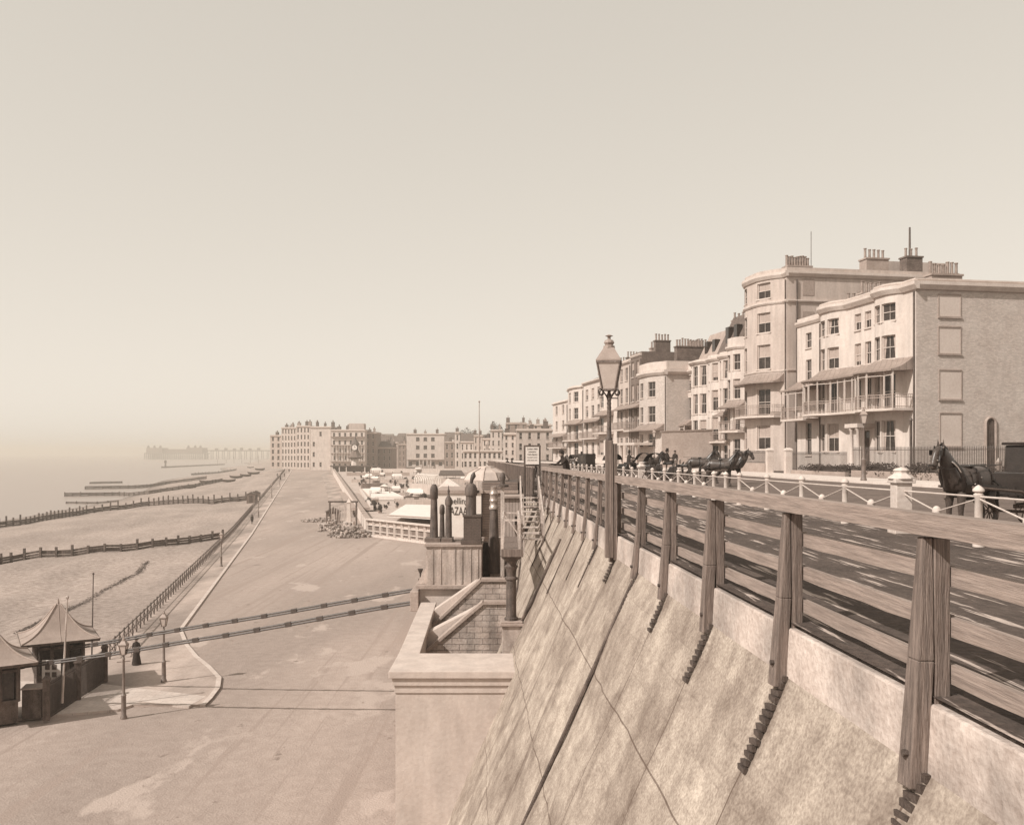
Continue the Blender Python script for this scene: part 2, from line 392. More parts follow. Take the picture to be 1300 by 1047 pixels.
# ---- upper ground
UY = [-25,-10,0,10,20,30,40,50,60,75,90,110,130,150,170,190,230,262]
b = MB()
for y in UY:
    xs = [fenceX(y)+.2, (fenceX(y)+chainX(y))/2, chainX(y)]+[chainX(y)+(max(paveX(y),chainX(y)+.6)-chainX(y))*t for t in (.3,.65,1)]+[160]
    for x in xs: b.v.append((x, y, UR(x, y) if x < 150 else PZ(y)-.14))
b.f = [(i*7+j, i*7+j+1, i*7+j+8, i*7+j+7) for i in range(len(UY)-1) for j in range(6)]
struct(b.build('clifftop_road', m_uroad))
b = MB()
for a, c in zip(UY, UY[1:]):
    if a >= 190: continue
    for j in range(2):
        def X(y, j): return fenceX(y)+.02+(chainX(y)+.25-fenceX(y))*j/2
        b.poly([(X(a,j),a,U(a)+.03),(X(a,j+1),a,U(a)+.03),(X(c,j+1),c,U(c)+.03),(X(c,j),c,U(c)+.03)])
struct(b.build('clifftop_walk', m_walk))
b = MB()
for a, c in zip(UY, UY[1:]):
    wa, wc = paveX(a), paveX(c)
    b.hexa([(wa,a,PZ(a)-.3),(wa+4,a,PZ(a)-.3),(wc+4,c,PZ(c)-.3),(wc,c,PZ(c)-.3)],[(wa,a,PZ(a)),(wa+4,a,PZ(a)),(wc+4,c,PZ(c)),(wc,c,PZ(c))])
struct(b.build('terrace_pavement', m_pave))
b = MB()
for a, c in zip(UY, UY[1:]):
    wa, wc = paveX(a)+4, paveX(c)+4
    b.poly([(wa,a,PZ(a)-.02),(wa+30,a,PZ(a)-.02),(wc+30,c,PZ(c)-.02),(wc,c,PZ(c)-.02)])
struct(b.build('front_gardens', m_grass))

# ================================================================ BATTERED WALL
SB = .45
POSTY = [-5.5,-2.3,.8,3.9,7.0,10.1,13.2,16.23,19.05,22.1,25.2,27.8,30.5,33,35.6,38.3,40.8,43.3,45.2]
def pidx(y):
    if y <= POSTY[0]: return (y-POSTY[0])/3.05
    for i, (a, c) in enumerate(zip(POSTY, POSTY[1:])):
        if y < c: return i+(y-a)/(c-a)
    return len(POSTY)-1+(y-POSTY[-1])/3.05
rw = thing('retaining_wall', 'long pale battered concrete wall sloping down from the clifftop fence', 'retaining wall', (fenceX(0),0,-11.75))
b = MB(); b.uv = []
sy = []; y = -14.0
while y < 262: sy.append(y); y += .5 if y < 34 else (1.5 if y < 80 else 8)
def stop(y): return (fenceX(y)-.02, U(y)-.55)
nv = 26
for y in sy:
    x0, z0 = stop(y); zb = G(y)-.1
    for j in range(nv+1):
        t = j/nv; z = z0+(zb-z0)*t; x = x0-(z0-z)*SB
        d = noise.noise(Vector((y*.5, z*.35, 0)))*.07+noise.noise(Vector((y*1.7, z*1.1, 5)))*.035
        if j == 0: d = 0
        b.v.append((x-d, y, z)); b.uv.append((pidx(y)*3.05, (z0-z)*1.097))
b.f = [(i*(nv+1)+j, (i+1)*(nv+1)+j, (i+1)*(nv+1)+j+1, i*(nv+1)+j+1) for i in range(len(sy)-1) for j in range(nv)]
b.build('wall_face', m_slope, rw, smooth='all')
# kerb stone on the wall head, in lengths between posts
POSTY = [-5.5,-2.3,.8,3.9,7.0,10.1,13.2,16.23,19.05,22.1,25.2,27.8,30.5,33,35.6,38.3,40.8,43.3,45.2]
b = MB()
for a, c in zip(POSTY, POSTY[1:]):
    a += .02
    b.hexa([(fenceX(a)-.03,a,U(a)-.62),(fenceX(a)+.22,a,U(a)-.62),(fenceX(c)+.22,c,U(c)-.62),(fenceX(c)-.03,c,U(c)-.62)],
           [(fenceX(a)-.0,a,U(a)-.03),(fenceX(a)+.22,a,U(a)-.03),(fenceX(c)+.22,c,U(c)-.03),(fenceX(c)-.0,c,U(c)-.03)])
b.build('coping_kerb', mat('kerb_concrete', .40, .2, 1.5, .25, .9, streak=(3,1,1)), rw, bev=.02)
def onslope(y, s, lift=.0):            # point s metres down the slope
    x0, z0 = stop(y); k = s/1.097
    return Vector((x0-k*SB-lift*.91, y, z0-k+lift*.41))
random.seed(3)
for y in POSTY[3:11]:                   # toothed iron drain strips under the posts
    L = {7.0:1.3, 10.1:1.0, 13.2:.72, 16.23:.62, 19.05:.75, 22.1:.5}.get(y, .45)+.22
    b = MB(); s = .05
    n = int(L/.085)
    for i in range(n):
        s = .04+i*.085
        w = .07+.035*random.random(); dy = -.05-.00*i
        b.beam(onslope(y-w+dy, s, .015), onslope(y+w+dy, s+.03*random.random(), .02), .05, .06)
    b.build('drain_strip', m_iron, rw)
def slopepipe(pts, r, name='drain_pipe'):
    MB().tube([onslope(y, s, r*.7) for y, s in pts], r, 6).build(name, m_dwood, rw, True)
slopepipe([(19.0,.2),(19.0,2.5),(19.05,6),(18.95,12.2)], .045)
slopepipe([(32.8,.6),(33,3.1),(34,5.0),(36.2,6.6)], .06)
slopepipe([(45,2.5),(41,3.4),(37,4.2),(33.6,4.7)], .04)
for y in (25.2,27.8,30.5,35.6,38.3,40.8): slopepipe([(y,.1),(y,.1+random.uniform(.9,2.6))], .022)
# ================================================================ TIMBER CLIFF FENCE
fe = thing('timber_fence', 'weathered four rail timber fence on the clifftop above the battered wall', 'fence', (fenceX(0),0,0))
random.seed(5)
rails = [(1.43,.165),(1.02,.145),(.64,.145),(.27,.145)]
for i, y in enumerate(POSTY):
    x = fenceX(y); u = U(y); ln = random.uniform(-.02,.02)
    kf = 1 if y < 12 else max(.55, 1-(y-12)*.03)
    b = MB()
    w = .085*kf
    b.hexa([(x-.16,y-w,u-.68),(x-.16+.14*kf,y-w,u-.68),(x-.16+.14*kf,y+w,u-.68),(x-.19,y+w,u-.68)],
           [(x+.03-.13*kf+ln,y-w,u+.3),(x+.03,y-w,u+.3),(x+.03,y+w,u+.3),(x+.02-.14*kf+ln,y+w,u+.3)])
    b.hexa([(x+.03-.13*kf+ln,y-w,u+.3),(x+.03,y-w,u+.3),(x+.03,y+w,u+.3),(x+.02-.14*kf+ln,y+w,u+.3)],
           [(x+.03-.08*kf+ln,y-.06,u+1.24),(x+.03,y-.06,u+1.24),(x+.03,y+.06,u+1.24),(x+.03-.08*kf+ln,y+.06,u+1.24)])
    p = b.build('post', m_woodv, fe, bev=.012)
    b = MB(); b.box(x+.035, x+.035+.125*kf, y-.07*kf, y+.07*kf, u-.05, u+1.238)
    b.build('backing_post', m_woodv, fe, bev=.01)
    c = MB().tube([(x-.19,y-.02,u-.42),(x+.0,y-.02,u-.42)], .03, 6); c.build('bolt', m_iron, p)
for (a, c) in zip(POSTY, POSTY[1:]):
    for j, (z, h) in enumerate(rails):
        b = MB()
        n = 6; dzA = random.uniform(-.012,.012); dzB = random.uniform(-.012,.012)
        if j == 0: dzA = dzB = 0
        for q in range(n):
            t0, t1 = q/n, (q+1)/n; y0 = a+(c-a)*t0; y1 = a+(c-a)*t1
            def R4(y, t):
                x = fenceX(y); zz = U(y)+z+dzA*(1-t)+dzB*t; wob = .006*math.sin(y*5+j); 
                if j == 0: xa, xb = x-.075, x+.075
                else: xa, xb = x+.165, x+.225
                e = .004*noise.noise(Vector((y*3, j, 0)))
                return [(xa,y,zz-h+wob+e),(xb,y,zz-h+wob),(xb,y,zz+e),(xa,y,zz+e)]
            A, B = R4(y0, t0), R4(y1, t1)
            k = len(b.v)
            b.v += A+B
            b.f += [(k+i, k+(i+1)%4, k+4+(i+1)%4, k+4+i) for i in range(4)]
            if q == 0: b.f.append((k,k+1,k+2,k+3)[::-1])
            if q == n-1: b.f.append((k+4,k+5,k+6,k+7))
        b.build('rail', m_wood, fe)
# vertical board fence farther along
ff = thing('board_fence', 'close boarded paling fence along the cliff edge beyond the stair', 'fence', (fenceX(52),52,U(52)))
b = MB(); y = 52.0
while y < 200:
    st = .17 if y < 90 else .5
    h = 1.22+.03*random.random()
    x = fenceX(y); b.box(x-.03, x+.03, y, y+st-.035, U(y)-.55, U(y)+h)
    y += st
b.build('paling', m_woodv, ff)
b = MB()
for z in (1.28,):
    b.hexa([(fenceX(52)-.08,52,U(52)+z),(fenceX(52)+.08,52,U(52)+z),(fenceX(200)+.08,200,U(200)+z),(fenceX(200)-.08,200,U(200)+z)],
           [(fenceX(52)-.08,52,U(52)+z+.1),(fenceX(52)+.08,52,U(52)+z+.1),(fenceX(200)+.08,200,U(200)+z+.1),(fenceX(200)-.08,200,U(200)+z+.1)])
b.build('rail', m_wood, ff)
for i in range(50):
    y = 52+i*3.0; MB().box(fenceX(y)-.11, fenceX(y)-.035, y-.06, y+.06, U(y)-.7, U(y)+1.27).build('post', m_woodv, ff)

# ================================================================ POST AND CHAIN FENCE
cf = thing('post_and_chain_fence', 'white iron post fence with a top rail and chains holding round weights beside the walk', 'fence', (chainX(20),20,U(20)))
CY = [18.62-3.35,18.62,21.98,25.3,28.62,31.97,35.3,37.2,39.05,42.4,45.75,49.1,52.4,55.8,59.1,62.4,65.8,69.1,72.5,75.8,79.2,82.5,86,89,92.5,96]
prof = [(.10,0),(.10,.10),(.075,.14),(.065,1.0),(.085,1.03),(.085,1.08),(.06,1.1),(.1,1.14),(.1,1.18),(.05,1.24),(.01,1.27)]
for i, y in enumerate(CY):
    x, u = chainX(y), U(y)+.03
    b = MB()
    if i in (2, 13):
        q = .19
        b.box(x-q-.05,x+q+.05,y-q-.05,y+q+.05,u,u+.16); b.box(x-q,x+q,y-q,y+q,u+.16,u+1.22)
        b.box(x-q-.06,x+q+.06,y-q-.06,y+q+.06,u+1.22,u+1.32)
        b.lathe([(.32,1.32),(.30,1.36),(.22,1.41),(.17,1.45),(.17,1.50),(.20,1.52),(.15,1.57),(.03,1.6)], (x,y,u), 8, math.pi/8)
        b.build('stone_pier', m_trim, cf, bev=.015)
    else:
        b.lathe([(r*1.15,z) for r,z in prof], (x,y,u), 10)
        b.build('post', m_trim, cf, True)
for a, c in zip(CY, CY[1:]):
    xa, xc = chainX(a), chainX(c)
    MB().tube([(xa,a,U(a)+1.06),(xc,c,U(c)+1.06)], .022, 6).build('rail', m_trim, cf, True)
    if c-a > 3:
        b = MB(); m = ((xa+xc)/2, (a+c)/2, U((a+c)/2)+.66)
        b.tube([(xa,a,U(a)+1.02), m], .016, 5); b.tube([m,(xc,c,U(c)+1.02)], .016, 5)
        b.tube([m,(m[0]+.25,m[1]+.7,m[2]-.3)], .012, 5)
        b.build('chain', m_trim, cf)
        MB().ball(m, .1, 10, 8, (1,1,1.25)).build('weight', m_trim, cf, True)

# ================================================================ STREET LAMPS
def lantern(root, z, r=.30, h=.62, n=4, rot=math.pi/4, scrolls=True, post=m_lead2):
    gl = MB().lathe([(r*.55,z),(r,z+h)], (0,0,0), n, rot).build('lantern_glass', m_lglass, root)
    b = MB()
    for j in range(n):
        a = rot+2*math.pi*j/n; ca, sa = math.cos(a), math.sin(a)
        b.beam((r*.56*ca,r*.56*sa,z-.01),(r*1.01*ca,r*1.01*sa,z+h+.01), .035, .035)
        a2 = rot+2*math.pi*(j+1)/n
        for rr, zz in ((r*.56,z),(r*1.02,z+h)):
            b.beam((rr*ca,rr*sa,zz),(rr*math.cos(a2),rr*math.sin(a2),zz), .035, .04)
    b.build('lantern_frame', post, root)
    k = r/.33; b = MB(); b.lathe([(r*1.1,z+h+.02),(r*1.1,z+h+.05),(r*.45,z+h+.30*k)],(0,0,0),4,rot)
    b.lathe([(r*.36,z+h+.29*k),(r*.36,z+h+.34*k),(r*.24,z+h+.36*k),(r*.33,z+h+.41*k),(r*.26,z+h+.46*k),(r*.1,z+h+.48*k),(r*.1,z+h+.53*k),(r*.26,z+h+.55*k),(r*.05,z+h+.58*k)],(0,0,0),10)
    b.build('lantern_cap', mat('lantern_cap_tin', .24,.2,4,.1,.5), root)
    MB().tube([(0,0,z+.02),(0,0,z+.22)], [.02,.03], 6).build('burner', post, root)
    if scrolls:
        b = MB()
        for j in range(4):
            a = j*math.pi/2+rot; ca, sa = math.cos(a), math.sin(a); P = []
            for t in range(15):
                f = t/14
                if f < .55: k = f/.55; rr = .03+.24*k**1.6; zz = z-.28+.30*k
                else:
                    k = (f-.55)/.45*1.7*math.pi; rr = .27+.075*math.sin(k); zz = z-.055+.075*math.cos(k)
                P.append((rr*ca, rr*sa, zz))
            b.tube(P, .017, 5)
        b.build('scroll_bracket', m_iron, root, True)
# big clifftop lamp
Yl = 21.9; xl = fenceX(Yl)-.20
big = thing('street_lamp', 'tall clifftop gas lamp with scrolled brackets strapped to a timber post by the fence', 'street lamp', (xl, Yl, U(Yl)), world=False)
b = MB(); b.hexa([(-.10,-.10,-.55),(.10,-.10,-.55),(.10,.10,-.55),(-.10,.10,-.55)], [(-.09,-.09,2.28),(.09,-.09,2.28),(.09,.09,2.28),(-.09,.09,2.28)])
b.build('timber_post', m_woodv, big, bev=.015)
MB().box(.105,.19,-.08,.08,-.6,2.2).build('stay_post', m_woodv, big)
b = MB(); b.lathe([(.075,2.27),(.085,2.32),(.06,2.36),(.052,2.6),(.05,2.9),(.045,3.3),(.06,3.34),(.06,3.38),(.04,3.42),(.038,3.48),(.06,3.52)],(0,0,0),10)
for i in range(9): b.lathe([(.05,2.45+i*.1),(.058,2.47+i*.1),(.05,2.49+i*.1)],(0,0,0),10)
b.beam((0,0,3.3),(.22,.05,3.3),.025,.025); b.build('pole', m_iron2, big, True)
lantern(big, 3.50, .385, .66, 4, .62)
# ordinary lamp
def lamp(label, p, s=1, rz=.5):
    t = thing('street_lamp', label, 'street lamp', p, rz, 'gas lamps', world=False)
    b = MB(); b.lathe([(.17,0),(.17,.12),(.13,.18),(.115,1.15),(.14,1.2),(.10,1.26),(.075,1.32),(.055,3.0),(.08,3.04),(.05,3.1),(.045,3.28)],(0,0,0),10)
    b.beam((-.32,0,2.92),(.32,0,2.92),.03,.03); b.build('pole', m_lead2, t, True)
    lantern(t, 3.28, .25, .48, 4, .3, False)
    t.scale = (s,)*3
    return t
q = hit(157,912); L0 = lamp('nearest gas lamp on the pier forecourt, in front of the spiked gate railings', (q.x,q.y,-11.75))
def lampat(Y, label): return dup(L0, (kerbX(Y)-.55, Y, G(Y)+.12), .5, label)
q = hit(208,868); dup(L0, (q.x,q.y,-11.63), .5, 'second gas lamp from the gate, at the paved corner where the chains pass')
lampat(107, 'gas lamp on the promenade kerb, third along from the pier gate')
lampat(181, 'gas lamp on the promenade kerb, fourth along from the pier gate')
lampat(240, 'gas lamp on the far promenade kerb, fifth along from the pier gate')
lampat(300, 'farthest gas lamp on the promenade kerb near the small groups of walkers')
dup(L0, (paveX(52)+.3, 52, PZ(52)), .2, 'gas lamp on the terrace pavement before the verandah house')
dup(L0, (paveX(98)+.6, 98, PZ(98)), .2, 'small gas lamp in front of the blank garden wall')
t = thing('iron_post', 'plain dark iron post without lantern before the brick end wall', 'post', (25.1,57,PZ(57)), world=False)
MB().lathe([(.16,0),(.15,.3),(.09,.4),(.08,3.6),(.12,3.65),(.05,3.8),(.02,3.95)],(0,0,0),10).build('shaft', m_iron2, t, True)
MB().lathe([(.2,0),(.2,.1),(.15,.14)],(0,0,.001),10).build('base', m_iron2, t)

# ================================================================ HOUSES
def house(name, label, loc, rz, w, h, dep, wall=m_stucco, bows=(), rows=(), cols=(), cornices=(), canopy=(), balcony=(), chim=(), roof=None,
          parapet=0, sidewin=(), doors=(), trimm=m_trim, z0=0, simple=False, group=None, quoin=False, skip=(), roofm=m_slate, sidecorn=True, blinds=.3, cat='house', side_mat=None):
    t = thing(name, label, cat, loc, rz, group, world=False)
    rnd = random.Random(label)
    def f(x, k=0):
        for a, c, p in bows:
            if a <= x <= c:
                s = (x-a)/(c-a)
                return p*min(1, (1-abs(2*s-1)**2.6)*1.05)
        return 0
    holes = []
    for ri, (za, zb) in enumerate(rows):
        for ci, c in enumerate(cols):
            if (ri, ci) in skip: continue
            holes.append((c[0], c[1], za, zb))
    dh = [(a, c, z0, zt) for a, c, zt in doors]
    allh = holes+dh
    xs = {0.0, w}
    for a, c, *_ in allh: xs |= {a, c}
    for a, c, p in bows:
        n = 4 if simple else 12
        xs |= {a+(c-a)*i/n for i in range(n+1)}
    xs = sorted(xs); xs = [x for i, x in enumerate(xs) if i == 0 or x-xs[i-1] > 1e-4]
    zs = sorted({z0, h} | {q for hh in allh for q in hh[2:]})
    b = MB(); rev = .16
    for xa, xb in zip(xs, xs[1:]):
        xm = (xa+xb)/2
        for za, zb in zip(zs, zs[1:]):
            zm = (za+zb)/2
            if any(a < xm < c and p < zm < q for a, c, p, q in allh): continue
            b.poly([(xa,f(xa),za),(xa,f(xa),zb),(xb,f(xb),zb),(xb,f(xb),za)])
    for a, c, p, q in allh:
        ya, yc = f(a), f(c)
        b.poly([(a,ya,p),(a,ya-rev,p),(a,ya-rev,q),(a,ya,q)]); b.poly([(c,yc,p),(c,yc,q),(c,yc-rev,q),(c,yc-rev,p)])
        b.poly([(a,ya,q),(a,ya-rev,q),(c,yc-rev,q),(c,yc,q)]); b.poly([(a,ya,p),(c,yc,p),(c,yc-rev,p),(a,ya-rev,p)])
    if not side_mat: b.poly([(0,0,z0),(0,-dep,z0),(0,-dep,h),(0,0,h)])
    b.poly([(w,0,z0),(w,0,h),(w,-dep,h),(w,-dep,z0)])
    b.poly([(0,-dep,z0),(w,-dep,z0),(w,-dep,h),(0,-dep,h)])
    b.build('wall', wall, t)
    if side_mat: MB().poly([(0,0,z0),(0,-dep,z0),(0,-dep,h),(0,0,h)]).build('end_wall', side_mat, t)
    cap = MB(); pts = [(x, f(x)) for x in xs]
    cap.poly([(x,y,h-.02) for x,y in pts]+[(w,-dep,h-.02),(0,-dep,h-.02)]); cap.build('roof', roofm if roof is None else m_lead, t)
    # windows
    for a, c, p, q in holes:
        ya, yc = f(a)-rev+.02, f(c)-rev+.02
        A = Vector((a,ya,0)); C = Vector((c,yc,0)); d = (C-A); 
        fr = MB(); th = .055 if not simple else .09
        def P(s, z, o=0): v = A+d*s; return Vector((v.x, v.y+o, z))
        ww = d.length; e = th/ww/2
        fr.beam(P(e,p),P(e,q),th,.06,(0,1,0)); fr.beam(P(1-e,p),P(1-e,q),th,.06,(0,1,0))
        fr.beam(P(0,p+th/2),P(1,p+th/2),.06,th); fr.beam(P(0,q-th/2),P(1,q-th/2),.06,th)
        fr.beam(P(e*2,(p+q)/2,.01),P(1-e*2,(p+q)/2,.01),.05,th*.9)
        if not simple and ww > .8: fr.beam(P(.5,p+th,-.005),P(.5,q-th,-.005),.03,.03,(0,1,0))
        # sill, clear of the neighbouring sills
        sx = .05
        fr.add([P(-sx,p-.1,rev-.02),P(1+sx,p-.1,rev-.02),P(1+sx,p-.1,rev+.08),P(-sx,p-.1,rev+.08),P(-sx,p-.015,rev-.02),P(1+sx,p-.015,rev-.02),P(1+sx,p-.015,rev+.08),P(-sx,p-.015,rev+.08)],
               [(0,1,2,3),(7,6,5,4),(4,5,1,0),(5,6,2,1),(6,7,3,2),(7,4,0,3)])
        wn = fr.build('window', trimm, t)
        g = MB(); g.poly([P(0,p,-.04),P(0,q,-.04),P(1,q,-.04),P(1,p,-.04)]); g.build('pane', m_glass, wn)
        if rnd.random() < blinds and not simple:
            zz = q-(q-p)*rnd.choice((.35,.5,.5,.8)); g = MB(); g.poly([P(.06,zz,-.02),P(.06,q-.04,-.02),P(.94,q-.04,-.02),P(.94,zz,-.02)]); g.build('blind', m_blind, wn)
        elif not simple and rnd.random() < .4:
            g = MB(); g.poly([P(.06,p+.05,-.02),P(.06,q-.04,-.02),P(.28,q-.04,-.02),P(.14,p+.05,-.02)]); g.poly([P(.94,p+.05,-.02),P(.94,q-.04,-.02),P(.72,q-.04,-.02),P(.86,p+.05,-.02)][::-1]); g.build('curtain', m_blind, wn)
    for a, c, zt in doors:
        dr = MB(); dr.box(a, c, f(a)-rev-.04, f(a)-rev+.02, z0, zt); d_ = dr.build('door', m_dwood, t)
        MB().box(a+.12, c-.12, f(a)-rev+.021, f(a)-rev+.03, zt-.55, zt-.1).build('fanlight', m_glass, d_)
    # cornices : (z, height, projection)
    for z, hh, pr in cornices:
        b = MB(); P1 = [(x, f(x)) for x in xs]
        def prof(x, y, i):
            tx = 0
            return [(x,y-.03,z),(x,y+pr*.4,z),(x,y+pr,z+hh*.55),(x,y+pr,z+hh),(x,y-.03,z+hh)]
        S = [prof(x-(pr if i == 0 and sidecorn else 0)+(.0 if i else 0), y, i) for i, (x, y) in enumerate(P1)]
        n = len(b.v)
        for s_ in S: b.v += s_
        for i in range(len(S)-1):
            for j in range(5): b.f.append((i*5+j, i*5+(j+1)%5, (i+1)*5+(j+1)%5, (i+1)*5+j))
        b.f += [(0,1,2,3,4)[::-1], tuple((len(S)-1)*5+j for j in range(5))]
        if sidecorn: b.add([(.03,-.031,z),(-pr*.4,-.031,z),(-pr,-.031,z+hh*.55),(-pr,-.031,z+hh),(.03,-.031,z+hh)]+[(.03,-dep,z),(-pr*.4,-dep,z),(-pr,-dep,z+hh*.55),(-pr,-dep,z+hh),(.03,-dep,z+hh)],
            [(j,(j+1)%5,5+(j+1)%5,5+j) for j in range(5)]+[(0,1,2,3,4),(9,8,7,6,5)])
        b.build('cornice', trimm, t)
    if parapet:
        b = MB()
        for (xa, ya), (xb, yb) in zip(pts, pts[1:]):
            b.hexa([(xa,ya-.25,h-.01),(xb,yb-.25,h-.01),(xb,yb-.01,h-.01),(xa,ya-.01,h-.01)],[(xa,ya-.25,h+parapet),(xb,yb-.25,h+parapet),(xb,yb-.01,h+parapet),(xa,ya-.01,h+parapet)])
        b.box(.01,.26,-dep,-.26,h-.01,h+parapet)
        b.build('parapet', wall if wall not in (m_gbrick,m_dbrick) else trimm, t)
    # canopy (z_eave, z_top, x0, x1, proj)
    for ze, zt, a, c, pr in canopy:
        b = MB(); X = [a+(c-a)*i/16 for i in range(17)]
        n = 6
        for i, x in enumerate(X):
            bend = 0
            for j in range(n):
                s = j/(n-1); rr = pr*s; z = ze+(zt-ze)*(1-s)**1.7
                b.v.append((x, f(x)+rr+.01, z))
            b.v.append((x, f(x)+pr+.01, ze-.12)); b.v.append((x, f(x)+.02, ze-.04))
        m = n+2
        for i in range(16):
            for j in range(m-1): b.f.append((i*m+j, (i+1)*m+j, (i+1)*m+j+1, i*m+j+1))
        b.f.append(tuple(range(m))); b.f.append(tuple(16*m+j for j in range(m))[::-1])
        b.build('canopy', m_lead, t)
    for z, a, c, pr, posts, ht in balcony:
        b = MB(); X = [a+(c-a)*i/16 for i in range(17)]
        for x0_, x1_ in zip(X, X[1:]):
            b.hexa([(x0_,f(x0_)+.01,z-.18),(x1_,f(x1_)+.01,z-.18),(x1_,f(x1_)+pr,z-.18),(x0_,f(x0_)+pr,z-.18)],[(x0_,f(x0_)+.01,z),(x1_,f(x1_)+.01,z),(x1_,f(x1_)+pr,z),(x0_,f(x0_)+pr,z)])
        bal = b.build('balcony', trimm, t)
        b = MB(); rh = .95
        P = [Vector((x, f(x)+pr-.05, 0)) for x in X]; P = [Vector((a+.04,f(a)+.03,0))]+P+[Vector((c-.04,f(c)+.03,0))]
        for p, q in zip(P, P[1:]):
            for zz in (z+.1, z+rh-.18, z+rh): b.beam(p+Vector((0,0,zz)), q+Vector((0,0,zz)), .05, .05)
            L_ = (q-p).length; k = max(1, int(L_/(.16 if not simple else .5)))
            for i in range(k):
                v = p+(q-p)*(i/k); b.beam(v+Vector((0,0,z)), v+Vector((0,0,z+rh)), .022, .022)
        b.build('balcony_railing', m_cement if not simple else m_iron2, bal)
        if ht:
            b = MB()
            for i in range(posts+1):
                x = a+.05+(c-a-.1)*i/posts; y = f(x)+pr-.06
                b.box(x-.04,x+.04,y-.04,y+.04,z,ht-.1)
                if i < posts:
                    x2 = a+.05+(c-a-.1)*(i+1)/posts
                    b.beam((x,y,ht-.35),(x2,f(x2)+pr-.06,ht-.35),.03,.05)
                if i < posts and i % 2 == 0: b.box(x+.16,x+.19,y-.02,y+.02,z,ht-.1)
            b.build('verandah_post', trimm, t)
    if not simple and w > 4: MB().tube([(.12,f(.12)+.1,0),(.12,f(.12)+.1,h-.9)], .055, 6).build('downpipe', m_iron2, t)
    for x, y, cw, cd, ch, npot in chim:
        b = MB(); b.box(x,x+cw,y-cd,y,h-.05,h+ch); b.box(x-.08,x+cw+.08,y-cd-.08,y+.08,h+ch,h+ch+.14)
        st = b.build('chimney', m_chbrick if rnd.random() < .6 else m_cement, t)
        along = cw > cd
        for i in range(npot):
            s = (i+.5)/npot; cx, cy = (x+cw*s, y-cd/2) if along else (x+cw/2, y-cd*s)
            hh = .75+.25*rnd.random()
            MB().lathe([(.15,0),(.12,.1),(.11,hh-.1),(.15,hh-.06),(.14,hh)],(cx,cy,h+ch+.14),7).build('chimney_pot', m_pot, st)
    if roof:
        kind = roof[0]
        if kind == 'mansard':
            rh = roof[1]; i_ = roof[2]
            b = MB(); b.hexa([(0,-dep,h),(w,-dep,h),(w,-.35,h),(0,-.35,h)],[(0,-dep+i_,h+rh),(w,-dep+i_,h+rh),(w,-.35-i_,h+rh),(0,-.35-i_,h+rh)])
            rf = b.build('mansard_roof', m_cement if len(roof) > 3 else roofm, t)
            for k in range(2):
                x = w*(.3+.4*k); y = -.35-i_*.35
                MB().box(x-.4,x+.4,y-.5,y+.12,h+rh*.25,h+rh*.7).build('dormer', m_glass, rf)
        elif kind == 'gable':          # ridge parallel to the facade
            rh = roof[1]; b = MB()
            b.add([(0,0,h),(w,0,h),(w,-dep,h),(0,-dep,h),(0,-dep/2,h+rh),(w,-dep/2,h+rh)],[(0,4,5,1),(3,2,5,4),(0,3,4),(1,5,2),(0,1,2,3)])
            b.build('pitched_roof', roofm, t)
        elif kind == 'hip':
            rh = roof[1]; b = MB(); e = min(w,dep)*.42
            b.add([(0,0,h),(w,0,h),(w,-dep,h),(0,-dep,h),(e,-dep/2,h+rh),(w-e,-dep/2,h+rh)],[(0,4,5,1),(3,2,5,4),(0,3,4),(1,5,2),(0,1,2,3)])
            b.build('hipped_roof', roofm, t)
    return t
TA = math.atan2(1, -.173)               # terrace direction
TN = math.hypot(1, .173)
def onT(px, c=38.9):
    r = (px-650)/F; Y = c/(r+.173); return Vector((c-.173*Y, Y, 0)), Y
def terrace(label, pn, pf, ztop, c=38.9, **kw):
    p, Y0 = onT(pn, c); q, Y1 = onT(pf, c); w = (Y1-Y0)*TN; g = .2
    fr = kw.pop('cfrac', None)
    return house('terraced_house', label, (p.x, p.y, g), TA, w, ztop-g, kw.pop('dep', 12), **kw)
def U1(px, c=38.9, p0=1163):
    a, b_ = onT(p0, c)[1], onT(px, c)[1]; return (b_-a)*TN
# --- H1 verandah house
g = .2
c1 = [(U1(1143),U1(1131)),(U1(1129),U1(1118)),(U1(1106),U1(1098)),(U1(1093),U1(1085)),(U1(1071),U1(1061)),(U1(1058),U1(1048))]
w1 = U1(1043)
h1 = house('verandah_house', 'cream corner house with long canopied verandah and blank windows on its brick end wall', (onT(1163)[0].x, onT(1163)[1], g), TA, w1, 13.75, 14, m_stucco,
    bows=[(U1(1147),U1(1113),.75),(U1(1075),U1(1044),.75)], rows=[(11.1,12.35),(8.35,10.05),(4.75,7.3),(1.7,3.95)], cols=c1, skip=[(3,2),(3,3)],
    cornices=[(12.95,.55,.38),(13.5,.22,.14)], parapet=.0, canopy=[(7.45,8.35,.25,w1,1.75)], balcony=[(4.75,.3,w1-.02,1.6,12,7.4)],
    chim=[(3.6,-3.7,.9,2.5,1.0,7),(w1-1.2,-3,.8,2,1,5)], doors=[(U1(1104),U1(1096),3.3)], side_mat=m_gbrick, trimm=m_trim)
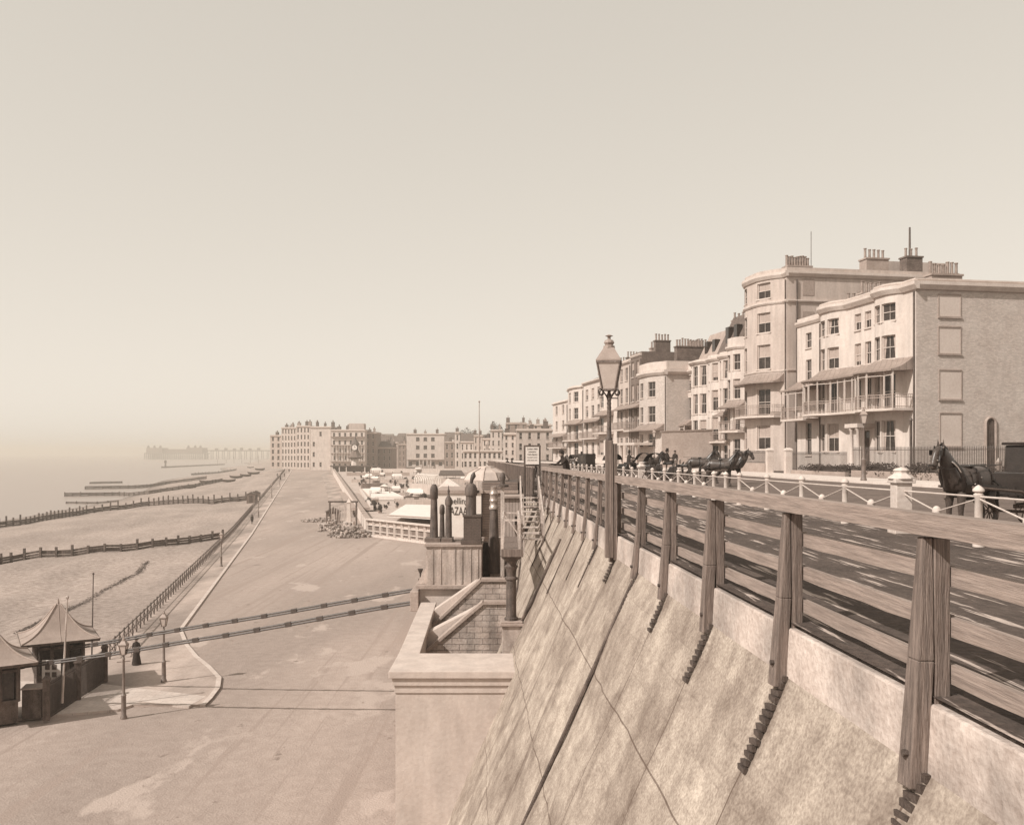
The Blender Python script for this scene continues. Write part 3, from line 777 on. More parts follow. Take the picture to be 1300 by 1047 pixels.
# blind windows in the end wall, arched door
for px0, px1, ya, yb in ((1194,1224,374,401),(1194,1224,415,448),(1195,1225,470,506),(1196,1225,525,566)):
    y0 = -(px0-1163)/F*63/.985; y1 = -(px1-1163)/F*63/.985
    za, zb = (HZ-ya)/F*63+EYE-g, (HZ-yb)/F*63+EYE-g
    b = MB(); b.box(-.012,.1,y1,y0,zb,za); w_ = b.build('blank_window', mat('blank_panel', .46,.1,.8,.08,.85), h1)
    b = MB(); b.box(-.10,.05,y1-.08,y0+.08,zb-.14,zb-.005); b.box(-.07,.05,y1-.05,y0+.05,za+.005,za+.09); b.box(-.05,.05,y0+.005,y0+.05,zb,za); b.box(-.05,.05,y1-.05,y1-.005,zb,za); b.build('window_surround', m_cement, w_)
y0 = -(1262-1163)/F*63; y1 = -(1274-1163)/F*63; b = MB(); ym = (y0+y1)/2; rr = (y0-y1)/2
P = [(-.02,y0,0),(-.02,y0,3.7)]+[(-.02,ym+rr*math.cos(a*math.pi/8),3.7+rr*math.sin(a*math.pi/8)) for a in range(1,8)]+[(-.02,y1,3.7),(-.02,y1,0)]
b.prism(P, (.1,0,0)); dd_ = b.build('arched_door', m_dwood, h1)
b = MB(); b.tube([(-.05,y0+.06,0),(-.05,y0+.06,3.7)]+[(-.05,ym+(rr+.06)*math.cos(a*math.pi/8),3.7+(rr+.06)*math.sin(a*math.pi/8)) for a in range(1,8)]+[(-.05,y1-.06,3.7),(-.05,y1-.06,0)], .09, 6); b.build('door_surround', m_cement, dd_)
b = MB()                                # columns of the porch
for px in (1099.5,1108):
    x = U1(px); b.lathe([(.2,0),(.2,.15),(.15,.2),(.13,2.9),(.2,3.0),(.2,3.15)],(x,1.2,0.35),10)
b.box(U1(1109)-.2,U1(1097)+.3,.02,1.45,3.5,3.8); b.build('porch', m_trim, h1, True)
b = MB()
for i in range(4): b.box(U1(1106),U1(1096)+.2,.05+.35*(3-i)*0,1.5+.35*(3-i),.11*i,.11*(i+1))
b.build('doorstep', m_cement, h1)
# --- H1b narrow house
p0 = onT(1043)[0]
house('terraced_house', 'narrow lower cream house between the verandah house and the tall round-fronted house', (p0.x,p0.y,g), TA, U1(1012)-U1(1043)-.02, 13.3, 12, m_stucco,
    rows=[(10.6,11.9),(7.6,9.6),(1.4,4.2)], cols=[(1.7,2.7)], cornices=[(12.6,.4,.25)], canopy=[(7.0,7.8,.1,4.2,1.75)], balcony=[(4.5,.1,4.2,1.6,3,7.0)], doors=[], chim=[(1,-3,.8,2,1,4)], sidecorn=False)
# --- H2 tall bow-fronted house
p2, Y2 = onT(999, 38.3); w2 = (onT(951,38.3)[1]-Y2)*TN
tall = house('tall_house', 'tallest house of the terrace with rounded front and five storeys', (p2.x,p2.y,g), TA, w2, 17.9, 17, m_stucco2,
    bows=[(.6,w2-.1,1.5)], rows=[(15.6,17.0),(12.5,14.3),(9.2,11.4),(5.0,7.4),(1.9,4.1)], cols=[(1.5,2.9),(5.0,6.2)],
    cornices=[(17.25,.5,.3),(14.95,.25,.18),(8.85,.16,.1)], parapet=.2, canopy=[(8.0,8.75,.5,w2-.2,1.1)], balcony=[(4.95,.5,w2-.2,1.0,4,0)],
    chim=[(.6,-.4,1.0,2.3,.35,9),(.5,-8,1.2,2.2,1.3,5),(.5,-12,1.1,1.6,1.6,3)], trimm=m_trim, quoin=True)
b = MB(); b.box(-.03,.05,-2.6,-1.5,15.6,17.1); w_ = b.build('blank_window', m_cement, tall)
b = MB(); b.box(-.03,.05,-2.6,-1.5,12.2,14.2); b.build('blank_window', m_cement, tall)
MB().tube([(-.12,-.9,0),(-.12,-.9,17)], .07, 6).build('downpipe', m_iron2, tall)
MB().tube([(1.1,-2.9,18),(1.1,-2.9,21.6)], .03, 5).build('roof_pole', m_iron2, tall)
MB().tube([(1.1,-12.7,18),(1.1,-12.7,22.4)], [.12,.08], 6).build('flue', m_iron2, tall)
b = MB(); b.box(2.8,8,-18,-11,17.9,19.6); b.build('attic_storey', m_stucco2, tall)
# --- H3..H6
terrace('white bay-fronted house next beyond the tall round-fronted house', 950, 932, 12.9, wall=m_stucco, bows=[(.5,4.2,.9)], rows=[(9.9,11.5),(7.0,9.0),(3.9,6.1),(1.0,3.0)], cols=[(.9,1.7),(2.3,3.5)],
        cornices=[(12.0,.35,.25)], parapet=.5, canopy=[(6.2,6.9,.3,4.4,1.1)], balcony=[(3.8,.3,4.4,1.0,3,0)], chim=[(.5,-3,.8,2.6,1.2,6),(.4,-7,.8,2.6,1.2,6)])
terrace('cream flat-fronted house with a slate mansard roof rising above its cornice', 931, 905, 12.3, wall=m_stucco, rows=[(9.3,11.2),(6.1,8.3),(2.9,5.4),(.6,2.4)], cols=[(.5,1.3),(1.7,2.9),(3.5,4.3),(4.9,6.1)],
        bows=[(.2,3.1,.6),(3.3,6.3,.6)], cornices=[(11.4,.4,.3)], roof=('mansard',4.2,2.0), chim=[(.2,-3,.7,2.8,5.0,7),(5,-4,.7,2.4,4.6,5)], balcony=[(2.8,.2,6.3,.9,4,0)], canopy=[(5.5,5.9,.2,3,.8)])
terrace('pale bow-fronted house with a cement mansard and small dormers', 904.6, 881, 12.1, wall=m_stucco, rows=[(9.0,11.2),(5.9,8.1),(2.5,5.2),(.5,2.2)], cols=[(.8,1.6),(1.9,3.2),(3.6,4.9)],
        bows=[(.4,5.4,1.0)], cornices=[(11.4,.4,.35)], roof=('mansard',3.2,1.6,1), chim=[(.1,-2.5,.6,2.4,4.1,5)])
terrace('cream row end house with a small canopied balcony beside the garden wall', 880.6, 864, 11.6, wall=m_stucco, rows=[(8.8,10.6),(5.3,8.0),(1.8,4.6)], cols=[(.8,2.2),(2.6,3.6)],
        cornices=[(10.8,.4,.3)], parapet=.5, canopy=[(4.8,5.5,.2,4.6,1.2)], balcony=[(1.7,.2,4.6,1.1,3,4.8)], chim=[(.3,-2,.8,3,1.6,8),(.5,-7,.8,3,1.6,8),(2.8,-3,.8,3,1.4,7)])
# garden wall
A, B = Vector((15.9,96,0)), Vector((21.4,96.6,0))
gw = thing('garden_wall', 'high blank rendered garden wall before the brick bow-fronted house', 'wall', (A.x,A.y,.2))
b = MB(); b.hexa([(A.x,A.y,0),(B.x,B.y,0),(B.x,B.y+.35,0),(A.x,A.y+.35,0)],[(A.x,A.y,4.0),(B.x,B.y,4.2),(B.x,B.y+.35,4.2),(A.x,A.y+.35,4.0)]); b.build('wall_panel', mat('garden_wall_render', .36,.15,.6,.12,.9), gw)
b = MB(); b.beam((A.x-.1,A.y+.17,4.06),(B.x+.1,B.y+.17,4.26),.5,.12); b.build('coping', m_cement, gw)
# --- H7 brick bow house
cc = 36.2
p7, Y7 = onT(846, cc); w7 = (onT(815,cc)[1]-Y7)*TN
h7 = house('bow_fronted_house', 'grey brick house with rounded front, pillared porch and many chimney pots', (p7.x,p7.y,g), TA, w7, 11.4, 12, m_gbrick,
    bows=[(.4,w7-.3,1.3)], rows=[(8.2,10.0),(5.2,7.1),(2.3,3.9)], cols=[(1.6,3.0),(4.6,5.8),(7.4,8.6)], cornices=[(10.7,.55,.4)], parapet=.9,
    canopy=[(4.3,5.0,.5,w7-.6,1.3)], chim=[(.6,-1.5,.9,3.4,2.6,10),(3,-4,.9,3,2.8,9),(2.0,-8,.9,3,2.6,8)], blinds=.15)
b = MB()
for x in (2,5,8): b.lathe([(.25,0),(.25,.15),(.18,.2),(.16,2.6),(.25,2.7)],(x,3.0,-.2),10)
b.box(1.5,8.5,1.2,3.4,2.5,2.8); b.build('porch', m_trim, h7, True)
# --- H8.. beyond
for lab, a, c, z, kw in (
  ('dark brick house with pale window dressings beyond the bow-fronted brick house', 814.6, 801, 14.6, dict(wall=m_dbrick, rows=[(11.4,13.4),(8.2,10.4),(4.6,7.2),(1.2,3.6)], cols=[(1.0,2.1),(3.2,4.3)], canopy=[(7.4,8.0,.2,5,1)], balcony=[(4.5,.2,5,.9,3,0)], chim=[(.5,-2,.8,2,1.4,5)], cornices=[(13.9,.3,.2)])),
  ('plain grey rendered house just behind the clifftop lamp', 800.6, 786, 14.2, dict(wall=m_stucco2, rows=[(11.2,12.9),(8.2,10.2),(4.8,7.2),(1.2,3.6)], cols=[(1.2,2.4),(3.6,4.8)], canopy=[(7.4,8.0,.2,6,1)], balcony=[(4.7,.2,6,.9,3,0)], chim=[(.5,-3,.8,2,1.4,5)], cornices=[(13.4,.35,.3)])),
  ('narrow cream house with a bracketed balcony left of the clifftop lamp', 785.6, 766, 13.4, dict(wall=m_stucco, bows=[(3,8,1)], rows=[(10.6,12.3),(8.0,9.6),(4.5,6.6),(1.2,3.4)], cols=[(4.4,6.4)], canopy=[(6.9,7.6,2.5,8.5,1.2)], balcony=[(4.4,2.5,8.5,1.1,3,0)], cornices=[(12.7,.35,.3)])),
  ('cream house with three windows to each floor and a red tiled roof', 765.6, 741, 12.8, dict(wall=m_stucco, rows=[(9.8,11.4),(7.1,8.8),(3.9,6.2),(1.2,3.2)], cols=[(1.6,3.2),(5.0,6.6),(8.6,10.2)], balcony=[(3.8,.4,11,.9,3,0)], canopy=[(6.3,6.8,.4,11,.9)], cornices=[(12.2,.4,.4)], roof=('gable',2.4), chim=[(1,-4,.9,2.2,3,5),(9,-4,.9,2.2,3,5)])),
  ('tall cream house with a slight step in its cornice, third from the far end', 740.6, 721, 12.6, dict(wall=m_stucco, bows=[(1,9,.8)], rows=[(9.8,11.4),(7.0,8.8),(3.7,6.0),(1.2,3.2)], cols=[(1.8,3.4),(5.2,6.8)], canopy=[(6.2,6.9,.5,10.5,1.1)], balcony=[(3.6,.5,10.5,1,3,0)], cornices=[(11.9,.3,.3)], chim=[(1,-4,.9,2.2,1.5,5)])),
  ('white end house with painted lettering band above its balcony, farthest of the terrace', 720.6, 702, 10.9, dict(wall=m_stucco, rows=[(8.4,9.9),(5.6,7.2),(2.6,4.3),(.6,2.0)], cols=[(2.6,4.2),(7.8,9.4)], canopy=[(4.4,5.0,.5,12,1.1)], balcony=[(2.5,.5,12,1,3,0)], cornices=[(10.2,.3,.3)], chim=[(2,-4,.9,2.2,1.2,5)]))):
    terrace(lab, a, c, z, c=36.2, sidecorn=False, **kw)

# railings, gate piers, hedges of the front gardens
def railing(label, pts, h=1.35, dwarf=.35, sp=.14, name='garden_railing', m=m_iron, cat='railing', post=True, spike=.12, bar=.012, z=None, wallm=m_cement):
    P = [Vector(p) for p in pts]; t = thing(name, label, cat, P[0])
    b = MB(); r = MB(); w_ = MB()
    for p, q in zip(P, P[1:]):
        d = q-p; L_ = d.length; n = max(1, int(L_/sp))
        if dwarf: w_.beam(p+Vector((0,0,dwarf/2)), q+Vector((0,0,dwarf/2)), .28, dwarf)
        for zz in (dwarf+.1, h-.1): r.beam(p+Vector((0,0,zz)), q+Vector((0,0,zz)), .035, .035)
        for i in range(n):
            v = p+d*(i/n)
            b.beam(v+Vector((0,0,dwarf)), v+Vector((0,0,h)), bar*2, bar*2)
            if spike: b.lathe([(bar*2.2,h-.02),(.004,h+spike)], v, 4)
    b.build('baluster', m, t); r.build('rail', m, t)
    if dwarf: w_.build('dwarf_wall', wallm, t)
    return t
def gl(px, c=33.5): r = (px-650)/F; Y = c/(r+.173); return Vector((c-.173*Y, Y, .2))
railing('spiked iron railing before the verandah house, right of its gate', [gl(1300), gl(1197), gl(1083)], 1.9, .45)
railing('spiked iron railing between the gate piers and the verandah house steps', [gl(1075), gl(1006)], 1.6, .3)
railing('iron railing on a pale wall before the tall round-fronted house', [gl(973), gl(930)], 1.7, .75)
for px, lab in ((1000.5,'right hand white stone gate pier by the garden railing'), (977,'left hand white stone gate pier by the garden railing')):
    t = thing('gate_pier', lab, 'gate pier', gl(px), world=False)
    MB().box(-.26,.26,-.26,.26,0,1.75).build('shaft', m_trim, t, bev=.02)
    MB().lathe([(.42,1.75),(.42,1.86),(.3,1.95),(.12,2.0)],(0,0,0),4,math.pi/4).build('cap', m_trim, t)
def leaves(b, c, r, n, s=.09, rnd=random):
    for _ in range(n):
        while True:
            v = Vector((rnd.uniform(-1,1), rnd.uniform(-1,1), rnd.uniform(-1,1)))
            if v.length < 1: break
        p = Vector(c)+Vector((v.x*r[0], v.y*r[1], v.z*r[2]))
        a = Vector((rnd.uniform(-1,1), rnd.uniform(-1,1), rnd.uniform(-1,1))).normalized(); e = a.orthogonal().normalized()
        k = s*rnd.uniform(.6,1.4)
        b.add([p-a*k, p+e*k*.5, p+a*k, p-e*k*.5], [(0,1,2,3)])
def shrub(label, p, r, n, name='shrub', grp=None):
    t = thing(name, label, 'shrub', p)
    b = MB()
    for i in range(5):
        a = i*1.26; b.tube([p, Vector(p)+Vector((math.cos(a)*r[0]*.5, math.sin(a)*r[1]*.5, r[2]*1.1))], [.03,.01], 4)
    b.build('stem', m_dwood, t)
    b = MB()
    for i in range(6):
        o = Vector((random.uniform(-.6,.6)*r[0], random.uniform(-.6,.6)*r[1], r[2]*random.uniform(.6,1.3)))
        leaves(b, Vector(p)+o, (r[0]*.6,r[1]*.6,r[2]*.6), n//6)
    b.build('foliage', m_leaf, t)
    if grp: t['group'] = grp
    return t
random.seed(11)
for i, px in enumerate((1270,1240,1215,1190,1165,1140,1118,1098,1060,1035)):
    p = gl(px, 34.6); shrub('low dark shrub in the front gardens behind the spiked iron railings', p, (1.5,1.2,.42 if i%2 else .55), 900, grp='shrubs behind the railings')

# ================================================================ PEOPLE, HORSES
def skinobj(name, verts, edges, radii, m, parent=None, root=0, sub=1):
    me = bpy.data.meshes.new(name); bm = bmesh.new()
    ly = bm.verts.layers.skin.verify()
    vs = []
    for i, (p, r) in enumerate(zip(verts, radii)):
        v = bm.verts.new(p); rr = r if isinstance(r, tuple) else (r, r); v[ly].radius = rr; v[ly].use_root = (i == root); vs.append(v)
    for a, c in edges: bm.edges.new((vs[a], vs[c]))
    bm.to_mesh(me); bm.free(); me.materials.append(m)
    o = bpy.data.objects.new(name, me); COL.objects.link(o)
    s = o.modifiers.new('skin', 'SKIN'); s.use_smooth_shade = True
    s2 = o.modifiers.new('sub', 'SUBSURF'); s2.levels = sub; s2.render_levels = sub
    if parent: o.parent = parent
    return o
def baked(o):                          # freeze the modifiers into a plain mesh
    bpy.context.view_layer.update()
    dg = bpy.context.evaluated_depsgraph_get(); me = bpy.data.meshes.new_from_object(o.evaluated_get(dg))
    o.modifiers.clear(); old = o.data; o.data = me; me.name = o.name
    for p in me.polygons: p.use_smooth = True
    return o
def person(label, loc, rz=0, pose='stand', coat=m_cloth, hat='bowler', h=1.75, skirt=False, walk=.12, lean=0):
    t = thing('person', label, 'person', loc, rz, world=False)
    s = h/1.75
    V = []; E = []; RD = []
    def v(p, r, par=None):
        V.append((p[0]*s, p[1]*s, p[2]*s)); RD.append(r*s if not isinstance(r, tuple) else (r[0]*s, r[1]*s))
        if par is not None: E.append((par, len(V)-1))
        return len(V)-1
    sit = pose == 'sit'; hip = .95 if not sit else .5
    ly = lean
    pel = v((0,0,hip), (.15,.12)); wa = v((0,-.02+ly*.25,hip+.2), (.14,.11), pel); ch = v((0,.0+ly*.6,hip+.42), (.17,.12), wa)
    nk = v((0,.01+ly,hip+.56), (.065,.06), ch); hd = v((0,.03+ly*1.1,hip+.66), (.075,.085), nk); tp = v((0,.02+ly*1.15,hip+.76), (.08,.09), hd)
    for sd in (-1, 1):
        sh = v((sd*.19,ly*.7,hip+.46), .065, ch)
        if sit or lean: el = v((sd*.24,.18+ly,hip+.24), .048, sh); wr = v((sd*.14,.42+ly,hip+.27), .033, el)
        else: el = v((sd*.25,-.04,hip+.18), .05, sh); wr = v((sd*.27,.08,hip-.06), .034, el)
        if sit or lean: pm = v((sd*.12,.50+ly,hip+.26), (.035,.02), wr); fd = Vector((0,1,-.4))
        else: pm = v((sd*.27,.12,hip-.15), (.02,.035), wr); fd = Vector((0,.3,-1))
        for k in range(4):
            q = Vector(V[pm])/s+fd*(.04)+Vector((0 if not (sit or lean) else (k-1.5)*.018, (k-1.5)*.018 if not (sit or lean) else 0, 0)); a = v(q, .009, pm)
            v(q+fd*(.035+.008*(k in (1,2)))+Vector((-sd*.008,0,0)), .007, a)
        q = Vector(V[pm])/s+Vector((-sd*.02,.025,.01)); v(q+fd*.03+Vector((0,.02,0)), .009, pm)
        hp = v((sd*.09,0,hip-.06), .095, pel)
        if sit: kn = v((sd*.13,.42,hip-.02), .065, hp); an = v((sd*.13,.45,hip-.42), .042, kn); v((sd*.13,.60,hip-.47), .04, an)
        else:
            w_ = walk*sd; kn = v((sd*.095,.03+w_*.7,.50), .065, hp); an = v((sd*.09,-.02+w_,.09), .042, kn); v((sd*.10,.14+w_,.035), .036, an)
    bo = baked(skinobj('body', V, E, RD, coat, t, 0, 1))
    # head with a face
    hz = (hip+.66)*s; hy = (.03+ly*1.1)*s
    b = MB(); b.ball((0,hy+.005,hz+.035), .105*s, 12, 10, (.82,.98,1.18)); b.ball((0,hy+.105*s,hz+.02), .02*s, 6, 5, (.8,1,1.4))
    for sd in (-1,1): b.ball((sd*.085*s,hy,hz+.03), .025*s, 6, 5, (.4,.8,1.3))
    hdo = b.build('head', m_skin, t, 'all')
    b = MB()
    for sd in (-1,1): b.ball((sd*.033*s,hy+.098*s,hz+.05), .011*s, 6, 4)
    b.box(-.025*s,.025*s,hy+.095*s,hy+.103*s,hz-.04,hz-.032); b.build('eyes_and_mouth', m_ink, hdo)
    MB().ball((0,hy-.018*s,hz+.065), .108*s, 12, 8, (.86,.95,1.05)).build('hair', m_mane, t, 'all')
    zt = hz+.10*s
    if hat == 'top': pr = [(.17,0),(.17,.015),(.10,.02),(.095,.17),(.105,.18),(.02,.182)]
    elif hat == 'bowler': pr = [(.16,0),(.16,.015),(.105,.02),(.10,.07),(.07,.115),(.02,.13)]
    else: pr = [(.17,0),(.19,.02),(.12,.05),(.10,.11),(.03,.14)]
    MB().lathe([(r*s,z*s) for r,z in pr],(0,hy,zt),12).build('hat', m_cloth, t, True)
    # coat or skirt
    b = MB(); n = 16
    def ring(z, rx, ry, oy=0): 
        return [(rx*math.cos(2*math.pi*j/n)*s, (ry*math.sin(2*math.pi*j/n)+oy)*s, z*s) for j in range(n)]
    if not sit:
        if skirt: rr = [(.03,.30,.32,-.05),(.5,.23,.24,-.03),(.95,.17,.15,0),(1.12,.145,.125,0),(1.35,.19,.14,ly*.5),(1.50,.12,.10,ly*.8)]
        else: rr = [(.52,.23,.20,0),(.8,.21,.17,0),(.95,.20,.16,0),(1.12,.175,.14,ly*.2),(1.35,.215,.15,ly*.55),(1.49,.13,.10,ly*.9)]
        R_ = [ring(z,a,c,o_) for z,a,c,o_ in rr]
        for q in R_: b.v += q
        b.f = [(i*n+j,i*n+(j+1)%n,(i+1)*n+(j+1)%n,(i+1)*n+j) for i in range(len(R_)-1) for j in range(n)]+[tuple(range(n))[::-1], tuple((len(R_)-1)*n+j for j in range(n))]
        b.build('skirt' if skirt else 'coat', coat, t, True)
    else:
        R_ = [ring(z,a,c,o_) for z,a,c,o_ in ((.42,.24,.22,.02),(.6,.2,.17,0),(.85,.22,.16,.02),(1.02,.13,.1,.02))]
        for q in R_: b.v += q
        b.f = [(i*n+j,i*n+(j+1)%n,(i+1)*n+(j+1)%n,(i+1)*n+j) for i in range(len(R_)-1) for j in range(n)]+[tuple(range(n))[::-1], tuple((len(R_)-1)*n+j for j in range(n))]
        b.build('coat', coat, t, True)
        MB().prism([(-.25*s,0,.38*s),(.25*s,0,.38*s),(.24*s,.5*s,.5*s),(-.24*s,.5*s,.5*s)],(0,0,.12*s)).build('knee_rug', coat, t)
    return t
def horse(label, loc, rz, group=None):
    # local +y = forward
    t = thing('horse', label, 'horse', loc, rz, group, world=False)
    V = []; E = []; RD = []
    def v(p, r, par=None):
        V.append(p); RD.append((r[0]*1.12,r[1]*1.18) if isinstance(r, tuple) else (r*1.15, r*1.15))
        if par is not None: E.append((par, len(V)-1))
        return len(V)-1
    mid = v((0,0,1.22), (.29,.33)); cr = v((0,-.45,1.28), (.28,.29), mid); rp = v((0,-.74,1.22), (.22,.24), cr)
    ch = v((0,.42,1.22), (.26,.34), mid); sh = v((0,.68,1.30), (.20,.29), ch)
    n1 = v((0,.86,1.56), (.13,.25), sh); n2 = v((0,1.04,1.82), (.10,.19), n1); po = v((0,1.20,2.02), (.085,.135), n2)
    fh = v((0,1.34,1.93), (.095,.135), po); no = v((0,1.47,1.68), (.07,.09), fh); mz = v((0,1.53,1.53), (.062,.072), no)
    v((0,-.90,1.10), (.10,.13), rp)
    for sd in (-1, 1):
        a = v((sd*.15,.60,1.02), .115, ch); k = v((sd*.15,.64,.60), .062, a); f = v((sd*.15,.62,.24), .04, k); p = v((sd*.15,.66,.14), .045, f); v((sd*.15,.70,.05), .062, p)
        a = v((sd*.16,-.62,1.0), .15, rp); st = v((sd*.17,-.50,.80), .10, a); hk = v((sd*.16,-.80,.52), .06, st); f = v((sd*.16,-.76,.22), .042, hk); p = v((sd*.16,-.72,.13), .045, f); v((sd*.16,-.67,.05), .062, p)
    baked(skinobj('body', V, E, RD, m_horse, t, 0, 2))
    b = MB()
    for sd in (-1,1): b.add([(sd*.03,1.19,2.10),(sd*.10,1.21,2.08),(sd*.065,1.25,2.09),(sd*.075,1.20,2.27)], [(0,1,3),(1,2,3),(2,0,3),(0,2,1)])
    b.build('ears', m_horse, t)
    b = MB(); P = [(0,1.17,2.16),(0,1.02,2.03),(0,.86,1.82),(0,.70,1.62),(0,.52,1.53)]
    b.tube(P, [.03,.05,.06,.05,.02], 6)
    for i in range(70):
        s = random.random()*3.6; i0 = int(s); a = Vector(P[i0]).lerp(Vector(P[i0+1]), s-i0); b.tube([a, a+Vector((.13,-.02,-.10)), a+Vector((.16,.0,-.30))], [.012,.012,.003], 3)
    b.build('mane', m_mane, t)
    b = MB(); b.tube([(0,-.95,1.32),(0,-1.06,1.18),(0,-1.08,.9),(0,-1.05,.62),(0,-1.04,.5)], [.04,.06,.08,.07,.02], 8); b.build('tail', m_mane, t, True)
    # harness
    b = MB()
    P = [(.29*math.cos(a), .72+.16*math.sin(a)+.02, 1.33+.42*math.sin(a)) for a in [2*math.pi*i/18 for i in range(19)]]
    b.tube(P, .055, 8); hc = b.build('collar', m_harness, t, True)
    b = MB(); b.tube([(p[0]*1.04,p[1]+.05,p[2]) for p in P[1:9]], .016, 6); b.build('hames', m_brass, hc, True)
    b = MB()
    P = [(.33*math.cos(a), .12, 1.22+.385*math.sin(a)) for a in [2*math.pi*i/20 for i in range(21)]]
    for p, q in zip(P, P[1:]): b.beam(p, q, .09, .03, (0,1,0))
    P = [(.30*math.cos(a)*1.0, -.45, 1.27+.34*math.sin(a)) for a in [math.pi*i/10 for i in range(11)]]
    for p, q in zip(P, P[1:]): b.beam(p, q, .05, .02, (0,1,0))
    for sd in (-1,1): b.beam((sd*.32,.68,1.22),(sd*.36,-1.0,1.08),.02,.06); b.beam((sd*.31,-.45,1.30),(sd*.27,-.95,1.05),.02,.05)
    b.beam((0,.12,1.60),(0,-.75,1.50),.05,.03); b.build('harness_straps', m_harness, t)
    MB().box(-.13,.13,.02,.24,1.58,1.66).build('saddle_pad', m_harness, t, bev=.03)
    b = MB()
    for p, q in (((-.09,1.30,2.10),(-.10,1.42,1.72)),((.09,1.30,2.10),(.10,1.42,1.72)),((-.085,1.47,1.76),(.085,1.47,1.76)),((-.10,1.27,2.06),(.10,1.27,2.06)),((-.08,1.59,1.66),(.08,1.59,1.66)),((-.1,1.2,2.1),(-.11,1.2,1.86)),((.1,1.2,2.1),(.11,1.2,1.86))): b.beam(p,q,.025,.025)
    for sd in (-1,1): b.box(sd*.125-.008,sd*.125+.008,1.34,1.46,1.88,2.0)
    b.tube([(-.08,1.56,1.64),(-.2,1.2,1.55),(-.25,.6,1.62),(-.2,-1.0,1.65)], .012, 5); b.tube([(.08,1.56,1.64),(.2,1.2,1.55),(.25,.6,1.62),(.2,-1.0,1.65)], .012, 5)
    b.build('bridle', m_harness, t)
    b = MB()
    for sd in (-1,1):
        for p in ((.108,1.27,2.06),(.092,1.47,1.76),(.36,.4,1.2),(.35,.12,1.35)): b.ball((sd*p[0],p[1],p[2]), .02, 6, 4)
    b.build('brass_stud', m_brass, t)
    return t
def wheel(t, x, y, r, m=m_cloth2):
    b = MB(); P = [(x, y+r*math.cos(a), r*math.sin(a)+r) for a in [2*math.pi*i/28 for i in range(29)]]
    b.tube(P, .028, 6); w_ = b.build('wheel', m, t, True)
    b = MB()
    for i in range(12):
        a = 2*math.pi*i/12; b.tube([(x,y,r),(x,y+r*math.cos(a),r+r*math.sin(a))], .016, 4)
    b.build('spokes', m, w_)
    MB().tube([(x-.08,y,r),(x+.08,y,r)], .07, 8).build('hub', m, w_)
def carriage(label, loc, rz, kind='closed', group=None):
    # local +y = towards the horse
    t = thing('carriage', label, 'carriage', loc, rz, group, world=False)
    for sx in (-.72,.72):
        wheel(t, sx, -.8, .55); wheel(t, sx, .95, .42)
    if kind == 'closed':
        prof = [(-1.0,.75),(-1.1,1.25),(-1.02,2.1),(.5,2.1),(.55,1.25),(.42,.75),(-.2,.62)]
        MB().prism([(-.58,y,z) for y,z in prof],(1.16,0,0)).build('body', m_harness, t, bev=.04)
        MB().box(-.62,.62,-1.08,.6,2.11,2.18).build('roof', m_cloth, t, bev=.03)
        b = MB()
        for sx in (-.585,.565): b.box(sx,sx+.02,-.62,.1,1.35,1.95)
        b.build('window', m_glass, t)
    else:
        prof = [(-1.1,.85),(-1.25,1.35),(-.9,1.38),(-.75,1.0),(.1,1.0),(.25,1.3),(.45,1.3),(.5,.9),(.1,.68),(-.8,.68)]
        MB().prism([(-.58,y,z) for y,z in prof],(1.16,0,0)).build('body', m_harness, t, bev=.03)
        b = MB(); n = 8
        for i in range(n):
            a0, a1 = R(20+i*17), R(20+(i+1)*17)
            p = (-.75-.62*math.cos(a0)*1, 1.32+.75*math.sin(a0)); q = (-.75-.62*math.cos(a1), 1.32+.75*math.sin(a1))
            b.prism([(-.6,p[0],p[1]),(.6,p[0],p[1]),(.6,q[0],q[1]),(-.6,q[0],q[1])],(0,.0,.03))
        b.build('folding_hood', m_cloth, t)
    MB().box(-.45,.45,.62,1.25,1.25,1.42).build('driver_seat', m_harness, t, bev=.03)
    b = MB(); b.box(-.45,.45,1.3,1.34,.85,1.35); b.box(-.45,.45,.7,1.7,.82,.87); b.build('footboard', m_harness, t)
    b = MB()
    for sx in (-.45,.45): b.tube([(sx,1.0,.75),(sx,1.6,.95),(sx*.95,3.6,1.1)], .035, 6)
    b.tube([(-.72,-.8,.55),(.72,-.8,.55)], .04, 6); b.tube([(-.72,.95,.42),(.72,.95,.42)], .04, 6); b.box(-.08,.08,-.9,1.0,.5,.6)
    b.build('shafts_and_axles', m_cloth2, t)
    for sx in (-.66,.66): MB().lathe([(.06,0),(.08,.22),(.03,.32)],(sx,.62,1.45),6).build('carriage_lamp', m_brass, t)
    return t
def fwd(p, rz, d): return Vector((p[0]-math.sin(rz)*d, p[1]+math.cos(rz)*d, p[2]))
random.seed(21)
# near horse and cab at the right edge
def rig(hl, cl, dl, px, Y, rz, kind='closed', X=None, group=None):
    X = (px-650)/F*Y if X is None else X
    z = UR(X, Y)+.02
    h = horse(hl, (X, Y, z), rz)
    cp = fwd((X,Y,z), rz, -3.0); cp.z = UR(cp.x, cp.y)+.02
    c = carriage(cl, cp, rz, kind)
    if dl:
        dp = fwd(cp, rz, .85); person(dl, (dp.x,dp.y,cp.z+.98), rz, 'sit', hat='top')
    return h, c
rig('dark harnessed cab horse standing at the right edge, head up and facing left', 'dark closed cab behind the horse at the right edge', None, 1232, 21.9, R(122))
rig('dark horse in brass mounted harness before the open carriage, nearer of the middle pair', 'open carriage with raised hood behind the middle pair of horses', None, 912, 53, R(-112), 'open')
rig('dark horse between the middle pair and the garden wall, harnessed to a wagonette', 'open wagonette with raised hood and a driver before the garden wall', 'person in dark coat and top hat driving the wagonette by the garden wall', 886, 63, R(-108), 'open')
X_, Y_ = (925-650)/F*56, 56.0
